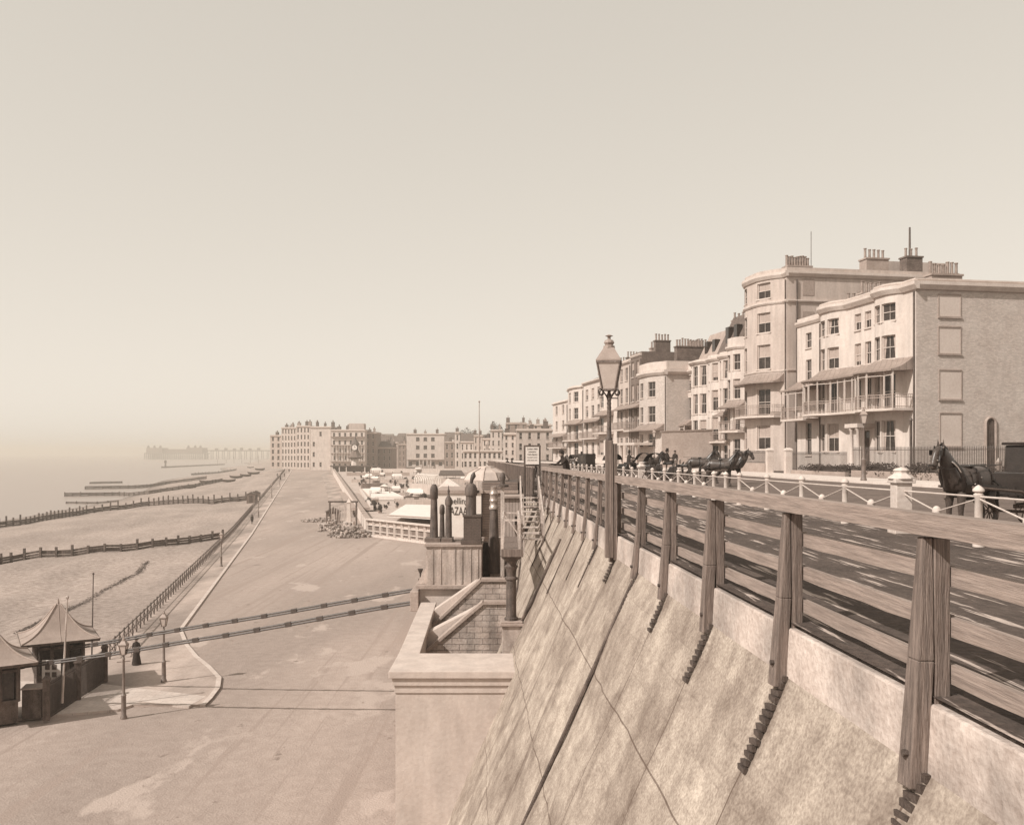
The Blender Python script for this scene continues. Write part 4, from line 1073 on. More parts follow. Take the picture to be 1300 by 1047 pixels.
horse('second dark horse, standing just behind the nearer of the middle pair', (X_,Y_,UR(X_,Y_)), R(-116))
rig('dark cab horse seen behind the man in the dark cape', 'dark cab carrying a top hatted driver beyond the clifftop lamp', 'person in dark coat and top hat seated high on the driving seat of the cab', 826, 74, R(-62), 'open')
rig('far dark horse drawing the closed carriage near the cliff fence', 'dark closed carriage on the road near the leaning man', 'person in dark coat driving the far closed carriage', 726, 99, R(25), 'closed')
rig('small dark horse drawing the hooded carriage left of the clifftop lamp', 'dark hooded carriage standing far off, just left of the clifftop lamp', None, 748, 100, R(200), 'open')
P_ = lambda px, Y: ((px-650)/F*Y, Y)
x, y = P_(826, 68); person('person in a long dark cape and bowler standing in the road before the cab horse', (x,y,UR(x,y)), R(160), coat=m_cloth, skirt=True, h=1.86)
x, y = P_(846, 84); person('person in a grey coat on the far pavement, left one of the pair', (x,y,PZ(y)), R(200), coat=m_cloth2, h=1.8)
x, y = P_(857, 84); person('person in a dark suit on the far pavement, right one of the pair', (x,y,PZ(y)), R(150), coat=m_cloth, h=1.74)
y = 39.5; person('person in a dark coat leaning forward on the top rail of the timber fence', (fenceX(y)+.62,y,U(y)+.34), R(112), coat=m_cloth, h=1.8, lean=.22, hat='bowler')
for i, (px, Y, lab, sk) in enumerate(((664,60,'person in dark clothes standing at the head of the stair beside the notice board',0),(671,64,'person in a dark dress behind the notice board',1),(647,92,'person walking on the clifftop above the bazaar roof',0),(640,104,'person in a dark skirt walking the far clifftop path',1))):
    x, y = P_(px, Y); x = max(x, fenceX(y)+.5); person(lab, (x,y,U(y)+.03), R(20+i*50), skirt=bool(sk), hat='bonnet' if sk else 'bowler', h=1.72)
def low(px, py, lab, sk=False, hat='bowler', h=1.74, rz=0, coat=m_cloth):
    q = hit(px, py); z = q.z+(.125 if q.x < kerbX(q.y) else 0)
    return person(lab, (q.x,q.y,z), rz, skirt=sk, hat=hat, h=h, coat=coat)
low(173, 846, 'person in a dark dress walking the promenade beside the near gas lamps', True, 'bonnet', 1.68, R(180))
low(320, 666, 'person in a dark coat walking along the promenade between the railing and the kerb', rz=R(10))
low(352, 606, 'person in dark clothes in the far group at the bend of the promenade, left', rz=R(60))
low(356, 609, 'person in a dark skirt in the far group at the bend of the promenade, middle', True, 'bonnet', rz=R(160))
low(361, 606, 'person in grey in the far group at the bend of the promenade, right', rz=R(200), coat=m_cloth2)
low(367, 600, 'person walking alone on the far road before the white hotel', rz=R(0))

# ================================================================ NOTICE BOARD, STAIR, LANDING
sb = thing('notice_board', 'framed white notice board with printed lines standing at the stair head', 'notice board', (1.0,46,U(46)))
A = W(665,565,46); B = W(686.5,591.5,46)
b = MB(); b.box(A.x,B.x,46,46.07,B.z,A.z)
for x in (A.x+.05,B.x-.05): b.box(x-.05,x+.05,46.075,46.17,U(46)-1.3,A.z)
b.build('frame', m_dwood, sb)
p = MB().box(A.x+.09,B.x-.09,45.97,45.998,B.z+.09,A.z-.09).build('panel', m_sign, sb)
cx = (A.x+B.x)/2; hh = A.z-B.z
for i, (s, sz, ft) in enumerate((('CHAIN PIER',.13,.54),('ADMISSION',.09,.40),('TWO PENCE',.12,.50),('CONCERTS DAILY',.07,.52),('OPEN FROM NINE',.07,.50))):
    textmesh(s, sz, m_ink, 'lettering', sb, (cx, 45.965, A.z-.2-i*(hh-.32)/5.2), (R(90),0,0), .003, ft)
# railing panel of little iron flowers below the board
b = MB(); z1 = B.z-.03; z0 = U(46)-.9
for i in range(7): b.box(A.x+.03+i*.13,A.x+.06+i*.13,46.02,46.05,z0,z1)
for k in range(3):
    for i in range(6): b.lathe([(.03,-.015),(.06,0),(.03,.015)],(A.x+.11+i*.13,46.0,z0+.35+k*.27),8)
    b.box(A.x,B.x,46.01,46.06,z0+.2+k*.27,z0+.23+k*.27)
tag(b.build('iron_gate', m_iron2), 'lattice iron gate panel under the notice board at the stair head', 'gate')
stt = thing('timber_stair', 'open tread timber stair climbing from the landing to the clifftop gate', 'stair', (1.0,42,-3))
b = MB()
for i in range(9):
    y = 38.2+i*.86; z = -1.80+i*.175
    b.box(.42,1.30,y,y+.5,z-.05,z); 
b.build('tread', m_pwood, stt)
for x in (.42,1.31):
    MB().beam((x,38.0,-1.95),(x,46.0,-.42),.06,.26).build('stringer', m_woodv, stt)
b = MB(); 
for x in (.42,1.33):
    for i in range(4): y = 38.2+i*2.4; z = -1.80+i*.5; b.box(x-.04,x+.04,y-.04,y+.04,z-.2,z+.95)
    b.beam((x,38.2,-.85),(x,45.8,.62),.06,.08)
b.build('handrail', m_pwood, stt)
ld = thing('landing', 'small railed timber landing on a flared iron column beside the stair', 'landing', (0,33.6,-4))
A = W(636,697,33); B = W(661,707,33)
MB().box(A.x,B.x+.1,33,38,B.z,A.z).build('deck', m_woodv, ld, bev=.02)
b = MB(); zt = A.z
for x in (A.x+.05,B.x-.05):
    for y in (33.1,35.4,37.8): b.box(x-.045,x+.045,y-.045,y+.045,zt,zt+1.1)
    b.beam((x,33.1,zt+1.05),(x,37.8,zt+1.05),.07,.07)
b.beam((A.x+.05,33.1,zt+1.05),(B.x-.05,33.1,zt+1.05),.07,.07); b.beam((A.x+.05,37.8,zt+.98),(B.x-.05,37.8,zt+.1),.06,.06); b.beam((A.x+.05,37.8,zt+1.0),(B.x-.05,37.8,zt+1.0),.06,.06)
b.build('landing_rail', m_pwood, ld)
C0 = W(649,789,33.2); zc = C0.z; zt = W(649,707,33.2).z
b = MB(); H = zt-zc
b.lathe([(.26,0),(.26,.08),(.2,.12),(.19,.2),(.185,H-.9),(.24,H-.86),(.24,H-.8),(.17,H-.74),(.2,H-.5),(.26,H-.38),(.16,H-.3),(.17,H-.22),(.36,H-.08),(.40,H-.001)],(C0.x,33.6,zc),14)
b.build('column', m_iron2, ld, True)
# pier under the column
t = thing('stone_pier', 'square stone pier with a moulded cap carrying the iron column', 'pier', (C0.x,33.6,-11.75))
x = C0.x; MB().box(x-.34,x+.38,33.2,34.0,-11.7,zc-.16).build('shaft', m_stone, t, bev=.02)
b = MB(); b.box(x-.42,x+.46,33.1,34.1,zc-.155,zc-.06); b.box(x-.38,x+.42,33.15,34.05,zc-.06,zc-.002); b.build('cap', m_cement, t, bev=.015)
# white post, boarded door, banded column
t = thing('white_post', 'tall white painted post with a small round cap beside the boarded store', 'post', (W(638,700,44).x,44,-3))
A = W(638,700,44); B = W(638,618,44); MB().box(A.x-.09,A.x+.09,43.9,44.1,A.z-1.2,B.z).build('shaft', m_pwood, t, bev=.01)
MB().lathe([(.3,0),(.3,.1),(.12,.14),(.1,.3),(.16,.45),(.12,.6),(.03,.72)],(A.x,44,B.z),10).build('finial', m_iron2, t, True)
t = thing('white_post', 'shorter white painted post at the foot of the timber stair', 'post', (W(664,700,41).x,41,-3))
A = W(664,703,40.6); B = W(664,650,40.6); MB().box(A.x-.07,A.x+.07,40.5,40.68,A.z,B.z).build('shaft', m_pwood, t, bev=.01)
MB().box(A.x-.1,A.x+.1,40.47,40.71,B.z,B.z+.08).build('cap', m_pwood, t)
t = thing('banded_column', 'dark iron flue column with pale bands standing before the clapboard wall', 'column', (W(627,690,46).x,46,-3))
A = W(627,690,46); B = W(626,617,46); H = B.z-A.z
MB().lathe([(.30,-1.5),(.29,0),(.25,.3),(.2,H*.56),(.2,H*.6)],(A.x,46,A.z),14).build('shaft', m_iron2, t, True)
MB().lathe([(.24,H*.6),(.25,H*.64),(.2,H*.66),(.2,H*.72),(.24,H*.75),(.2,H*.78),(.19,H*.84),(.23,H*.87),(.18,H*.9),(.15,H*.97),(.17,H*.99),(.03,H)],(A.x,46,A.z),14).build('banded_head', mat('galvanised_bands',.35,.3,3,.1,.35,metal=.5), t, True)
t = thing('boarded_store', 'pale vertically boarded store between the white post and the stair', 'shed', (.1,47,-6))
A = W(643,632,47); B = W(663,735,47); MB().box(A.x-.15,B.x+.05,47,49,B.z-1,A.z).build('wall', mat('vertical_boards',.33,.2,2,.15,.85,brick=dict(w=.16,h=40,m=.015,k=.5,c=.85)), t)
MB().box(A.x-.3,B.x+.15,46.85,49.1,A.z,A.z+.1).build('roof', m_cement, t)
A2 = W(655,657,46.95); MB().box(A2.x-.06,A2.x+.06,46.93,46.99,A2.z-.35,A2.z+.05).build('door_handle', m_iron, t)

# ================================================================ BAZAAR
bz = thing('bazaar', 'wooden bazaar with white lettered sign wall, clapboard side and ribbed low roof', 'shop building', (-2,62,-11.75))
Yb = 62
def bx(px): return (px-650)/F*Yb
def bzz(py): return EYE-(py-HZ)/F*Yb
MB().box(bx(553),bx(611),Yb,Yb+7,-11.75,bzz(626)).build('front_wall', m_sign, bz)
MB().box(bx(551),bx(613),Yb-.12,Yb+7.1,bzz(626),bzz(622)).build('cornice', m_cement, bz)
MB().box(bx(612),bx(657),Yb+.4,Yb+7,-11.75,bzz(612)).build('side_wall', m_clap, bz)
MB().box(bx(590),bx(612)-.01,Yb+1.2,Yb+7,bzz(626)+.1,bzz(612)).build('upper_wall', m_pwood, bz)
MB().box(bx(610),bx(658),Yb+.25,Yb+.38,bzz(626),bzz(622.5)).build('string_board', m_cement, bz)
b = MB(); cx, cy = bx(616), Yb+3.6; n = 10; re = (bx(646)-bx(587))/2*1.04; rt = re*.38; ze, zt = bzz(612)-.02, bzz(593)
b.lathe([(re,ze),(re*1.02,ze+.08),(re*.8,ze+.62),(rt,zt-.12),(rt*.9,zt),(.05,zt+.05)],(cx,cy,0),n,.2); rf = b.build('roof', m_stucco2, bz)
b = MB()
for j in range(n):
    a = .2+2*math.pi*j/n
    b.tube([(cx+re*1.02*math.cos(a),cy+re*1.02*math.sin(a),ze+.1),(cx+re*.8*math.cos(a),cy+re*.8*math.sin(a),ze+.64),(cx+rt*math.cos(a),cy+rt*math.sin(a),zt-.1)], .035, 5)
b.lathe([(re*1.04,ze-.1),(re*1.04,ze)],(cx,cy,0),n,.2); b.build('roof_rib', m_cement, rf)
textmesh('Snelling', .62, m_ink, 'lettering', bz, (bx(580.5), Yb-.02, bzz(636)), (R(90),0,0), .004, bx(595)-bx(568))
textmesh('BAZAAR', .80, m_ink, 'lettering', bz, (bx(582.5), Yb-.02, bzz(649)), (R(90),0,0), .004, bx(598)-bx(567))
MB().box(bx(613.5),bx(617.5),Yb+.33,Yb+.395,bzz(680),bzz(673)).build('hatch', m_dwood, bz)
t = thing('flagpole', 'tall thin pale flagpole rising from the bazaar roof', 'flagpole', (bx(606),cy,zt), world=False)
MB().tube([(0,0,0),(0,0,bzz(507)-zt)], [.05,.025], 6).build('mast', m_cement, t)
MB().ball((0,0,bzz(507)-zt+.05),.07,6,5).build('truck', m_cement, t)

# ================================================================ CHAIN ANCHORAGE
an = thing('chain_anchorage', 'large rendered masonry anchorage with sloping copings where the pier chains end', 'anchorage', (-3,36,-11.75))
Yf = 30.0; xL = (502-650)/F*Yf; xR = 2.2
zP = EYE-(850-HZ)/F*Yf; BR = 32.5
b = MB(); b.box(xL,xR,Yf,BR,-11.75,zP-.75); b.build('front_wall', m_render, an)
b = MB()
b.box(xL-.03,xR,Yf-.05,BR,zP-.75,zP-.50); b.box(xL-.10,xR,Yf-.12,BR,zP-.49,zP-.24); b.box(xL-.05,xR,Yf-.06,BR,zP-.5,zP-.49)
b.build('string_course', m_render, an, bev=.012)
b = MB(); b.box(xL-.2,xR,Yf-.22,BR,zP-.235,zP-.0); b.build('front_coping', m_render, an, bev=.02)
b = MB(); xl2 = xL+.6; Yk = 43.6
b.hexa([(xL-.1,BR+.01,-11.75),(xL+.48,BR+.01,-11.75),(xL+.15,Yk,-11.75),(xL-.42,Yk,-11.75)],[(xL-.1,BR+.01,zP-.24),(xL+.48,BR+.01,zP-.24),(xL+.15,Yk,zP-.24),(xL-.42,Yk,zP-.24)])
b.build('left_wall', m_render, an)
b = MB(); b.hexa([(xL-.2,BR+.01,zP-.235),(xL+.55,BR+.01,zP-.235),(xL+.22,Yk,zP-.235),(xL-.52,Yk,zP-.235)],[(xL-.2,BR+.01,zP-.01),(xL+.55,BR+.01,zP-.01),(xL+.22,Yk,zP-.01),(xL-.52,Yk,zP-.01)])
b.build('left_coping', m_render, an, bev=.02)
b = MB(); b.poly([(xL,BR-.1,zP-2.6),(xR,BR-.1,zP-2.6),(xR,44,zP-1.6),(xL,44,zP-1.6)]); b.build('pit_floor', m_stone, an)
# two stepped masonry walls with raking shoulders
def stepwall(Y, pts, th, nm):
    P = [W(px,py,Y) for px,py in pts]; bot = -9.6
    poly = [(P[0].x,Y,bot)]+[(p.x,Y,p.z) for p in P]+[(P[-1].x,Y,bot)]
    MB().prism(poly, (0,th,0)).build('block_wall', m_ashlar, an)
    b = MB()
    for p, q in zip(P, P[1:]):
        d = (q-p).normalized(); u = Vector((-d.z,0,d.x)); u = u if u.z > 0 else -u
        A_ = [p-d*.0, q+d*.04, q+d*.04+u*.13, p+u*.13]
        b.prism([(a.x,Y-.09,a.z) for a in A_], (0,th+.14,0))
    b.build('raking_coping', m_cement, an, bev=.012)
stepwall(41.0, [(546,800),(611,738),(645,738)], .45, 'a')
stepwall(37.0, [(533,836),(614,767),(645,767)], .45, 'b')
# pale plaster shoulders behind each coping
for Y, pts in ((41.5,[(540,782),(604,738),(611,738),(546,800)]),(37.6,[(538,806),(600,774),(612,766),(533,836)])):
    P = [W(px,py,Y) for px,py in pts]
    MB().prism(P,(0,.8,0)).build('plaster_shoulder', m_render, an)
# pedestal block with vents
pd = thing('vent_pedestal', 'pale panelled stone pedestal carrying the iron ventilators', 'pedestal', (-3,44,-11.75))
Yp = 44.0
def pxx(px, Y=Yp): return (px-650)/F*Y
def pzz(py, Y=Yp): return EYE-(py-HZ)/F*Y
MB().box(pxx(541),pxx(611),Yp,Yp+3.4,pzz(746),pzz(694)).build('block', m_stone, pd)
b = MB()
for px in (549,559,577,586,597,606): b.box(pxx(px),pxx(px+1.2),Yp-.03,Yp-.001,pzz(741),pzz(696))
b.build('pilaster', m_stone, pd)
MB().box(pxx(539),pxx(612.5),Yp-.1,Yp+3.5,pzz(694)+.002,pzz(690)).build('coping', m_cement, pd, bev=.02)
MB().box(pxx(529),pxx(600),Yp-.35,Yp+4.0,pzz(746),pzz(742)).build('ledge', m_cement, pd)
MB().box(pxx(533),pxx(611),Yp-.1,Yp+3.8,-11.75,pzz(746)-.002).build('base', m_render, pd)
MB().hexa([(pxx(528),Yp+.2,pzz(742)+.01),(pxx(541),Yp+.2,pzz(742)+.01),(pxx(541),Yp+3,pzz(742)+.01),(pxx(528),Yp+3,pzz(742)+.01)],[(pxx(540),Yp+.2,pzz(722)),(pxx(541),Yp+.2,pzz(722)),(pxx(541),Yp+3,pzz(722)),(pxx(540),Yp+3,pzz(722))]).build('flank', m_stone, pd)
def vent(label, px, Y, py0, py1, r, kind, tall=None):
    z0, z1 = pzz(py0, Y), pzz(py1, Y); x = (px-650)/F*Y; H = z1-z0
    t = thing('iron_ventilator', label, 'ventilator', (x,Y,z0), world=False)
    if kind == 'plain':
        MB().lathe([(r*1.15,0),(r*1.1,.05),(r*.95,H*.45),(r*.85,H*.72)],(0,0,0),16).build('pipe', m_iron2, t, True)
        MB().lathe([(r*.86,H*.72),(r*1.05,H*.735),(r*1.05,H*.9),(r*.9,H*.95),(r*.5,H)],(0,0,0),16).build('cap', m_iron2, t, True)
    elif kind == 'finial':
        MB().lathe([(r*1.15,0),(r*1.1,.05),(r,H*.5),(r*.95,H*.62)],(0,0,0),16).build('pipe', m_iron2, t, True)
        MB().lathe([(r*1.15,H*.62),(r*1.15,H*.72),(r*.9,H*.76),(r*.35,H*.8),(r*.3,H*.86),(r*.45,H*.89),(r*.2,H*.93),(r*.08,H)],(0,0,0),12).build('finial', m_iron2, t, True)
    else:
        MB().lathe([(r*1.1,0),(r,.1),(r*.98,H*.6)],(0,0,0),16).build('pipe', m_iron2, t, True)
        MB().lathe([(r*1.15,H*.6),(r*1.18,H*.62),(r*1.18,H*.82),(r*.8,H*.93),(r*.4,H*.97)],(0,0,0),16).build('shoulder', m_iron2, t, True)
        b = MB(); b.tube([(0,0,H*.93),(r*.15,0,H*1.08),(r*.45,0,H*1.2),(r*.55,0,H*1.3)], [r*.25,r*.35,r*.5,r*.15], 10); b.beam((r,0,H*.72),(r*1.6,0,H*.72),.12,.14); b.build('hood', m_iron, t, True)
    return t
Yv = 45.2
zt0 = 682
MB().box(pxx(540,Yv),pxx(560,Yv),Yv-.5,Yv+.5,pzz(690)+.004,pzz(zt0,Yv)).build('curb', m_dbrick, pd)
MB().box(pxx(561,Yv),pxx(575,Yv),Yv-.5,Yv+.5,pzz(690)+.004,pzz(zt0,Yv)).build('curb', m_dbrick, pd)
MB().box(pxx(575.2,Yv),pxx(587,Yv),Yv-.4,Yv+.4,pzz(690)+.004,pzz(686,Yv)).build('curb', m_dbrick, pd)
b = MB(); b.box(pxx(588.5),pxx(610.5),Yp-.05,Yp+.95,pzz(690)+.004,pzz(655)); b.box(pxx(587.5),pxx(611.5),Yp-.09,Yp+.99,pzz(656),pzz(654)); b.box(pxx(585),pxx(611),Yp-.13,Yp+1.03,pzz(690)+.003,pzz(686)); b.build('brick_stack', mat('plum_brick',.075,.25,2,.15,.9,brick=dict(w=.23,h=.075,m=.01,k=1.25,c=.85)), pd)
vent('tallest plain ventilator pipe, leftmost on the pedestal', 551, Yv, zt0, 614.5, .19, 'plain')
vent('short dark ventilator standing between the two taller pipes', 561.3, Yv+.9, 684, 640, .13, 'plain')
vent('slender ventilator pipe with a pointed finial', 569.5, Yv, zt0, 616, .155, 'finial')
vent('stout hooded ventilator on top of the dark brick stack', 598, Yp+.45, 654.5, 612, .26, 'hood')
t = thing('rain_hopper', 'small dark iron bracket on the flank of the pedestal', 'bracket', (pxx(531),Yp+1,pzz(738)), world=False)
MB().lathe([(.03,0),(.04,.25),(.12,.42),(.14,.5)],(0,0,0),8).build('cup', m_iron, t, True)
MB().box(-.1,.35,-.04,.04,-.1,0).build('arm', m_iron, t)
# masonry behind, between pedestal and column
t = thing('cliff_masonry', 'pale masonry and dark recess between the pedestal and the iron column', 'wall', (-1,46,-11.75))
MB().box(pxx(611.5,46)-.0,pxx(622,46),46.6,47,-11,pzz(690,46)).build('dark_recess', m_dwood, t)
MB().box(pxx(622,46),pxx(637,46),46,47,-11,pzz(683,46)).build('pale_wall', m_stone, t)
# ---- the chains (eyebar links)
def chain(label, pts, name='pier_chain'):
    P = [W(*p) for p in pts]; L_ = [0]
    for a, c in zip(P, P[1:]): L_.append(L_[-1]+(c-a).length)
    def at(s):
        for i in range(len(P)-1):
            if s <= L_[i+1] or i == len(P)-2: return P[i].lerp(P[i+1], (s-L_[i])/(L_[i+1]-L_[i]))
    t = thing(name, label, 'chain', P[0]); n = int(L_[-1]/1.62); up = Vector((0,0,.06))
    for i in range(n):
        a, c = at(L_[-1]*i/n), at(L_[-1]*(i+1)/n)
        b = MB(); b.tube([a+up,c+up], .054, 6); b.tube([a-up,c-up], .054, 6); b.build('link_bar', m_iron, t, True)
        d = (c-a).normalized()*.17; b = MB(); b.beam(c-d, c+d, .14, .25); b.build('joint', m_iron, t, bev=.02)
    return t
chain('upper pier chain of long iron links stretching across the road to the pagoda kiosk', [(529,748,47.3),(480,756.5,47.6),(340,781,48.6),(262,793.5,49.2),(185,806,49.9),(148,813.5,50.2),(99,821,50.8),(20,833,51.5)])
chain('lower pier chain of long iron links stretching across the road under its twin', [(530,764,43.6),(480,771.5,43.9),(340,797,44.8),(278,807.6,45.2),(195,820.6,45.9),(153,828,46.3),(113,834,46.7),(69,840,47),(-10,851,47.4)])
b = MB(); A = W(529,756,45); b.box(A.x-.15,A.x+.25,43.4,48,A.z-.5,A.z+.45)
tag(b.build('chain_anchor_plate', m_cement, None, bev=.03), 'pale block gripping the ends of both pier chains', 'anchor block')

# ================================================================ PAGODA KIOSKS
def kiosk(name_label, cx, Y, s, rz, apex, label2=None):
    z0 = -11.62
    t = thing('pagoda_kiosk', name_label, 'kiosk', (cx,Y,z0), rz, 'pier toll kiosks', world=False)
    he = 3.05*s; ha = apex; r = 2.75*s        # eave radius to corner
    b = MB(); n = 4; K = 12
    prof = []
    for i in range(K+1):
        u = i/K; rr = r*(1-u)**1.0*(1-.10*math.sin(math.pi*u))+.22*u; zz = he+(ha-he)*(.62*u**2.1+.38*u-.0*u); prof.append((rr, zz))
    prof.append((.12, ha+.05)); b.lathe(prof,(0,0,0),4,0); rf = b.build('roof', m_zinc, t)
    b = MB()
    for j in range(4):
        a = j*math.pi/2; b.tube([(rr*math.cos(a),rr*math.sin(a),zz+.02) for rr,zz in prof], .045, 6)
        # seam in mid panel
        b.tube([(rr*.707*math.cos(a+math.pi/4),rr*.707*math.sin(a+math.pi/4),zz+.015) for rr,zz in prof], .018, 4)
    b.lathe([(.10,ha-.1),(.12,ha),(.05,ha+.08),(.07,ha+.14),(.015,ha+.4)],(0,0,0),8); b.build('hip_rib', m_cement, rf, True)
    MB().lathe([(r*1.0,he-.14),(r*1.02,he-.0)],(0,0,0),4,0).build('eaves_board', m_dwood, rf)
    b = MB(); q = r*.60
    MB().lathe([(q,0),(q,1.05)],(0,0,0),4,0).build('panelled_base', m_dwood, t)
    for j in range(4):
        a = j*math.pi/2; c = (q*math.cos(a),q*math.sin(a)); a2 = a+math.pi/2; c2 = (q*math.cos(a2),q*math.sin(a2))
        for f_ in (0,.33,.66): b.box(c[0]+(c2[0]-c[0])*f_-.07,c[0]+(c2[0]-c[0])*f_+.07,c[1]+(c2[1]-c[1])*f_-.07,c[1]+(c2[1]-c[1])*f_+.07,1.05,he-.05)
        b.beam((c[0],c[1],he-.45),(c2[0],c2[1],he-.45),.08,.14); b.beam((c[0],c[1],1.1),(c2[0],c2[1],1.1),.16,.1)
    b.build('corner_post', m_dwood, t)
    MB().lathe([(q*.86,1.05),(q*.86,he-.1)],(0,0,0),4,0).build('window', m_glass, t)
    return t
X1 = (74-650)/F*51.5
kiosk('farther pagoda kiosk with a tall swept zinc roof, whole in view by the railings', X1, 51.5, 1.0, R(-14), EYE-(768-HZ)/F*51.5+11.62)
X2 = (-14-650)/F*45.5
kiosk('nearer pagoda kiosk cut by the left edge, its swept roof lower in view', X2, 45.5, 1.0, R(-10), EYE-(812-HZ)/F*45.5+11.62+.6)
A = hit(59,917); B = hit(133,868); A.z = B.z = -11.62
railing('dark spiked iron railing of the pier gate beside the kiosks', [A,B], 1.75, .0, .13, 'gate_railing', m_iron, bar=.02, spike=.2)
for q, lab in ((A,'dark square gate post at the near end of the pier gate railing'),(B,'dark square gate post at the far end of the pier gate railing'),(A.lerp(B,.5),'dark square gate post in the middle of the pier gate railing')):
    t = thing('gate_post', lab, 'gate post', q, R(20), world=False)
    MB().box(-.16,.16,-.16,.16,0,2.0).build('shaft', m_dwood, t, bev=.02); MB().lathe([(.28,2.0),(.28,2.08),(.05,2.25)],(0,0,0),4,math.pi/4).build('cap', m_dwood, t)
q = hit(46,912); t = thing('turnstile_box', 'dark boarded turnstile box beside the gate railing', 'turnstile', (q.x,q.y,-11.62), R(15), world=False)
MB().box(-.55,.35,-.5,.5,0,1.5).build('casing', m_dwood, t, bev=.02); MB().box(-.6,.4,-.55,.55,1.5,1.56).build('lid', m_cement, t)
q = hit(59,900); t = thing('poster_board', 'pale notice with dark framed picture under the nearer kiosk roof', 'notice', (q.x,q.y,-11.62), R(0), world=False)
A = W(59,862,46.2); MB().box(-.5,.5,.5,.55,1.2,2.35).build('panel', m_sign, t); b = MB()
for i in range(2):
    for j in range(2): b.box(-.32+i*.36,-.08+i*.36,.48,.498,1.45+j*.4,1.72+j*.4)
b.build('picture', m_iron2, t); MB().box(-.06,.06,.56,.66,0,2.3).build('stake', m_dwood, t)
def pole(lab, x0, y0, x1, y1, Y, r, m):
    A, B = W(x0,y0,Y), W(x1,y1,Y); t = thing('pole', lab, 'pole', A)
    MB().tube([A,B],[r,r*.6],6).build('mast', m, t, True); MB().ball(B,r*1.4,6,5).build('truck', m, t, True)
pole('thin dark mast standing behind the farther pagoda kiosk', 116,866,118.5,728,54, .05, m_iron2)
pole('leaning pale mast in front of the farther pagoda kiosk', 79,892,85.5,758,47, .07, m_pwood)

# ================================================================ BEACH RAILING, GROYNES, BOATS
br = thing('promenade_railing', 'long iron railing with cross braces dividing the promenade from the beach', 'railing', (railX(60),60,G(60)))
b = MB(); rr = MB(); sp = 1.5; y = 59.0; k = 0
while y < 440:
    st = 1.5 if y < 200 else 3
    p = Vector((railX(y)+.12,y,G(y)+.06)); q = Vector((railX(y+st)+.12,y+st,G(y+st)+.06))
    rr.beam(p+Vector((0,0,1.15)), q+Vector((0,0,1.15)), .07, .07); rr.beam(p+Vector((0,0,.62)), q+Vector((0,0,.62)), .045, .05)
    if k < 99: MB().lathe([(.07,0),(.05,.1),(.045,1.1),(.075,1.16),(.075,1.22),(.02,1.3)],p,7).build('post', m_iron2, br)
    else: b.lathe([(.07,0),(.045,1.1),(.07,1.18)],p,5)
    if y < 260: b.beam(p+Vector((0,0,.1)),q+Vector((0,0,1.1)),.03,.03); b.beam(p+Vector((0,0,1.1)),q+Vector((0,0,.1)),.03,.03)
    y += st; k += 1
rr.build('rail', m_iron2, br); b.build('cross_brace', m_iron2, br)
def groyne(label, pts, hpost=1.3, sp=2.6, hp=.7, solid=False):
    P = [hit(*p) for p in pts]; L_ = [0]
    for a, c in zip(P, P[1:]): L_.append(L_[-1]+(c-a).length)
    t = thing('groyne', label, 'groyne', P[0]); n = min(95, int(L_[-1]/sp))
    def at(s):
        for i in range(len(P)-1):
            if s <= L_[i+1] or i == len(P)-2:
                v = P[i].lerp(P[i+1], (s-L_[i])/max(.01,L_[i+1]-L_[i])); v.z = max(Hb(v.x,v.y), SEA); return v
    pl = MB()
    pts3 = [at(L_[-1]*i/n) for i in range(n+1)]
    for i, v in enumerate(pts3):
        h = hpost*random.uniform(.8,1.2)
        MB().beam(v+Vector((0,0,-1.5)), v+Vector((random.uniform(-.06,.06),0,h)), .3, .3).build('pile', m_dwood, t)
        if i < n:
            q = pts3[i+1]
            e = Vector((0,.2,0))
            k = 3 if solid else 2
            for j in range(k):
                zz = hp*(j+.6)/k+random.uniform(-.04,.04); pl.beam(v+e+Vector((0,0,zz)), q+e+Vector((0,0,zz)), .09, hp/k*.86)
    pl.build('planking', m_dwood, t)
random.seed(9)
groyne('nearest timber groyne running down the shingle from the promenade railing', [(283,683),(200,694),(110,703),(20,713),(-40,720)], 1.5, 2.2, 1.05, True)
groyne('second timber groyne, tall close set piles reaching the left edge', [(322,634),(270,640),(190,642),(110,652),(30,666),(-30,674)], 2.2, 2.1, 1.3, True)
groyne('third groyne, a long dark wedge running out into the sea', [(282,611),(235,620),(190,627),(150,629),(82,630)], 1.6, 3, 1.5, True)
groyne('fourth groyne of dark planks lying just beyond the long wedge', [(262,608),(215,614),(170,620),(108,621)], 1.6, 4, 1.6, True)
groyne('short low groyne standing apart at the water edge', [(150,637),(84,639)], .8, 4, .7, True)
groyne('far short groyne with its end in the sea', [(155,613),(114,614)], 1.0, 5, 1.1, True)
groyne('faint groyne running towards the distant pier', [(300,597),(243,603)], 2.0, 8, 1.5, True)
groyne('farthest groyne, a thin line on the distant beach', [(285,590),(205,594)], 2.0, 12, 1.8, True)
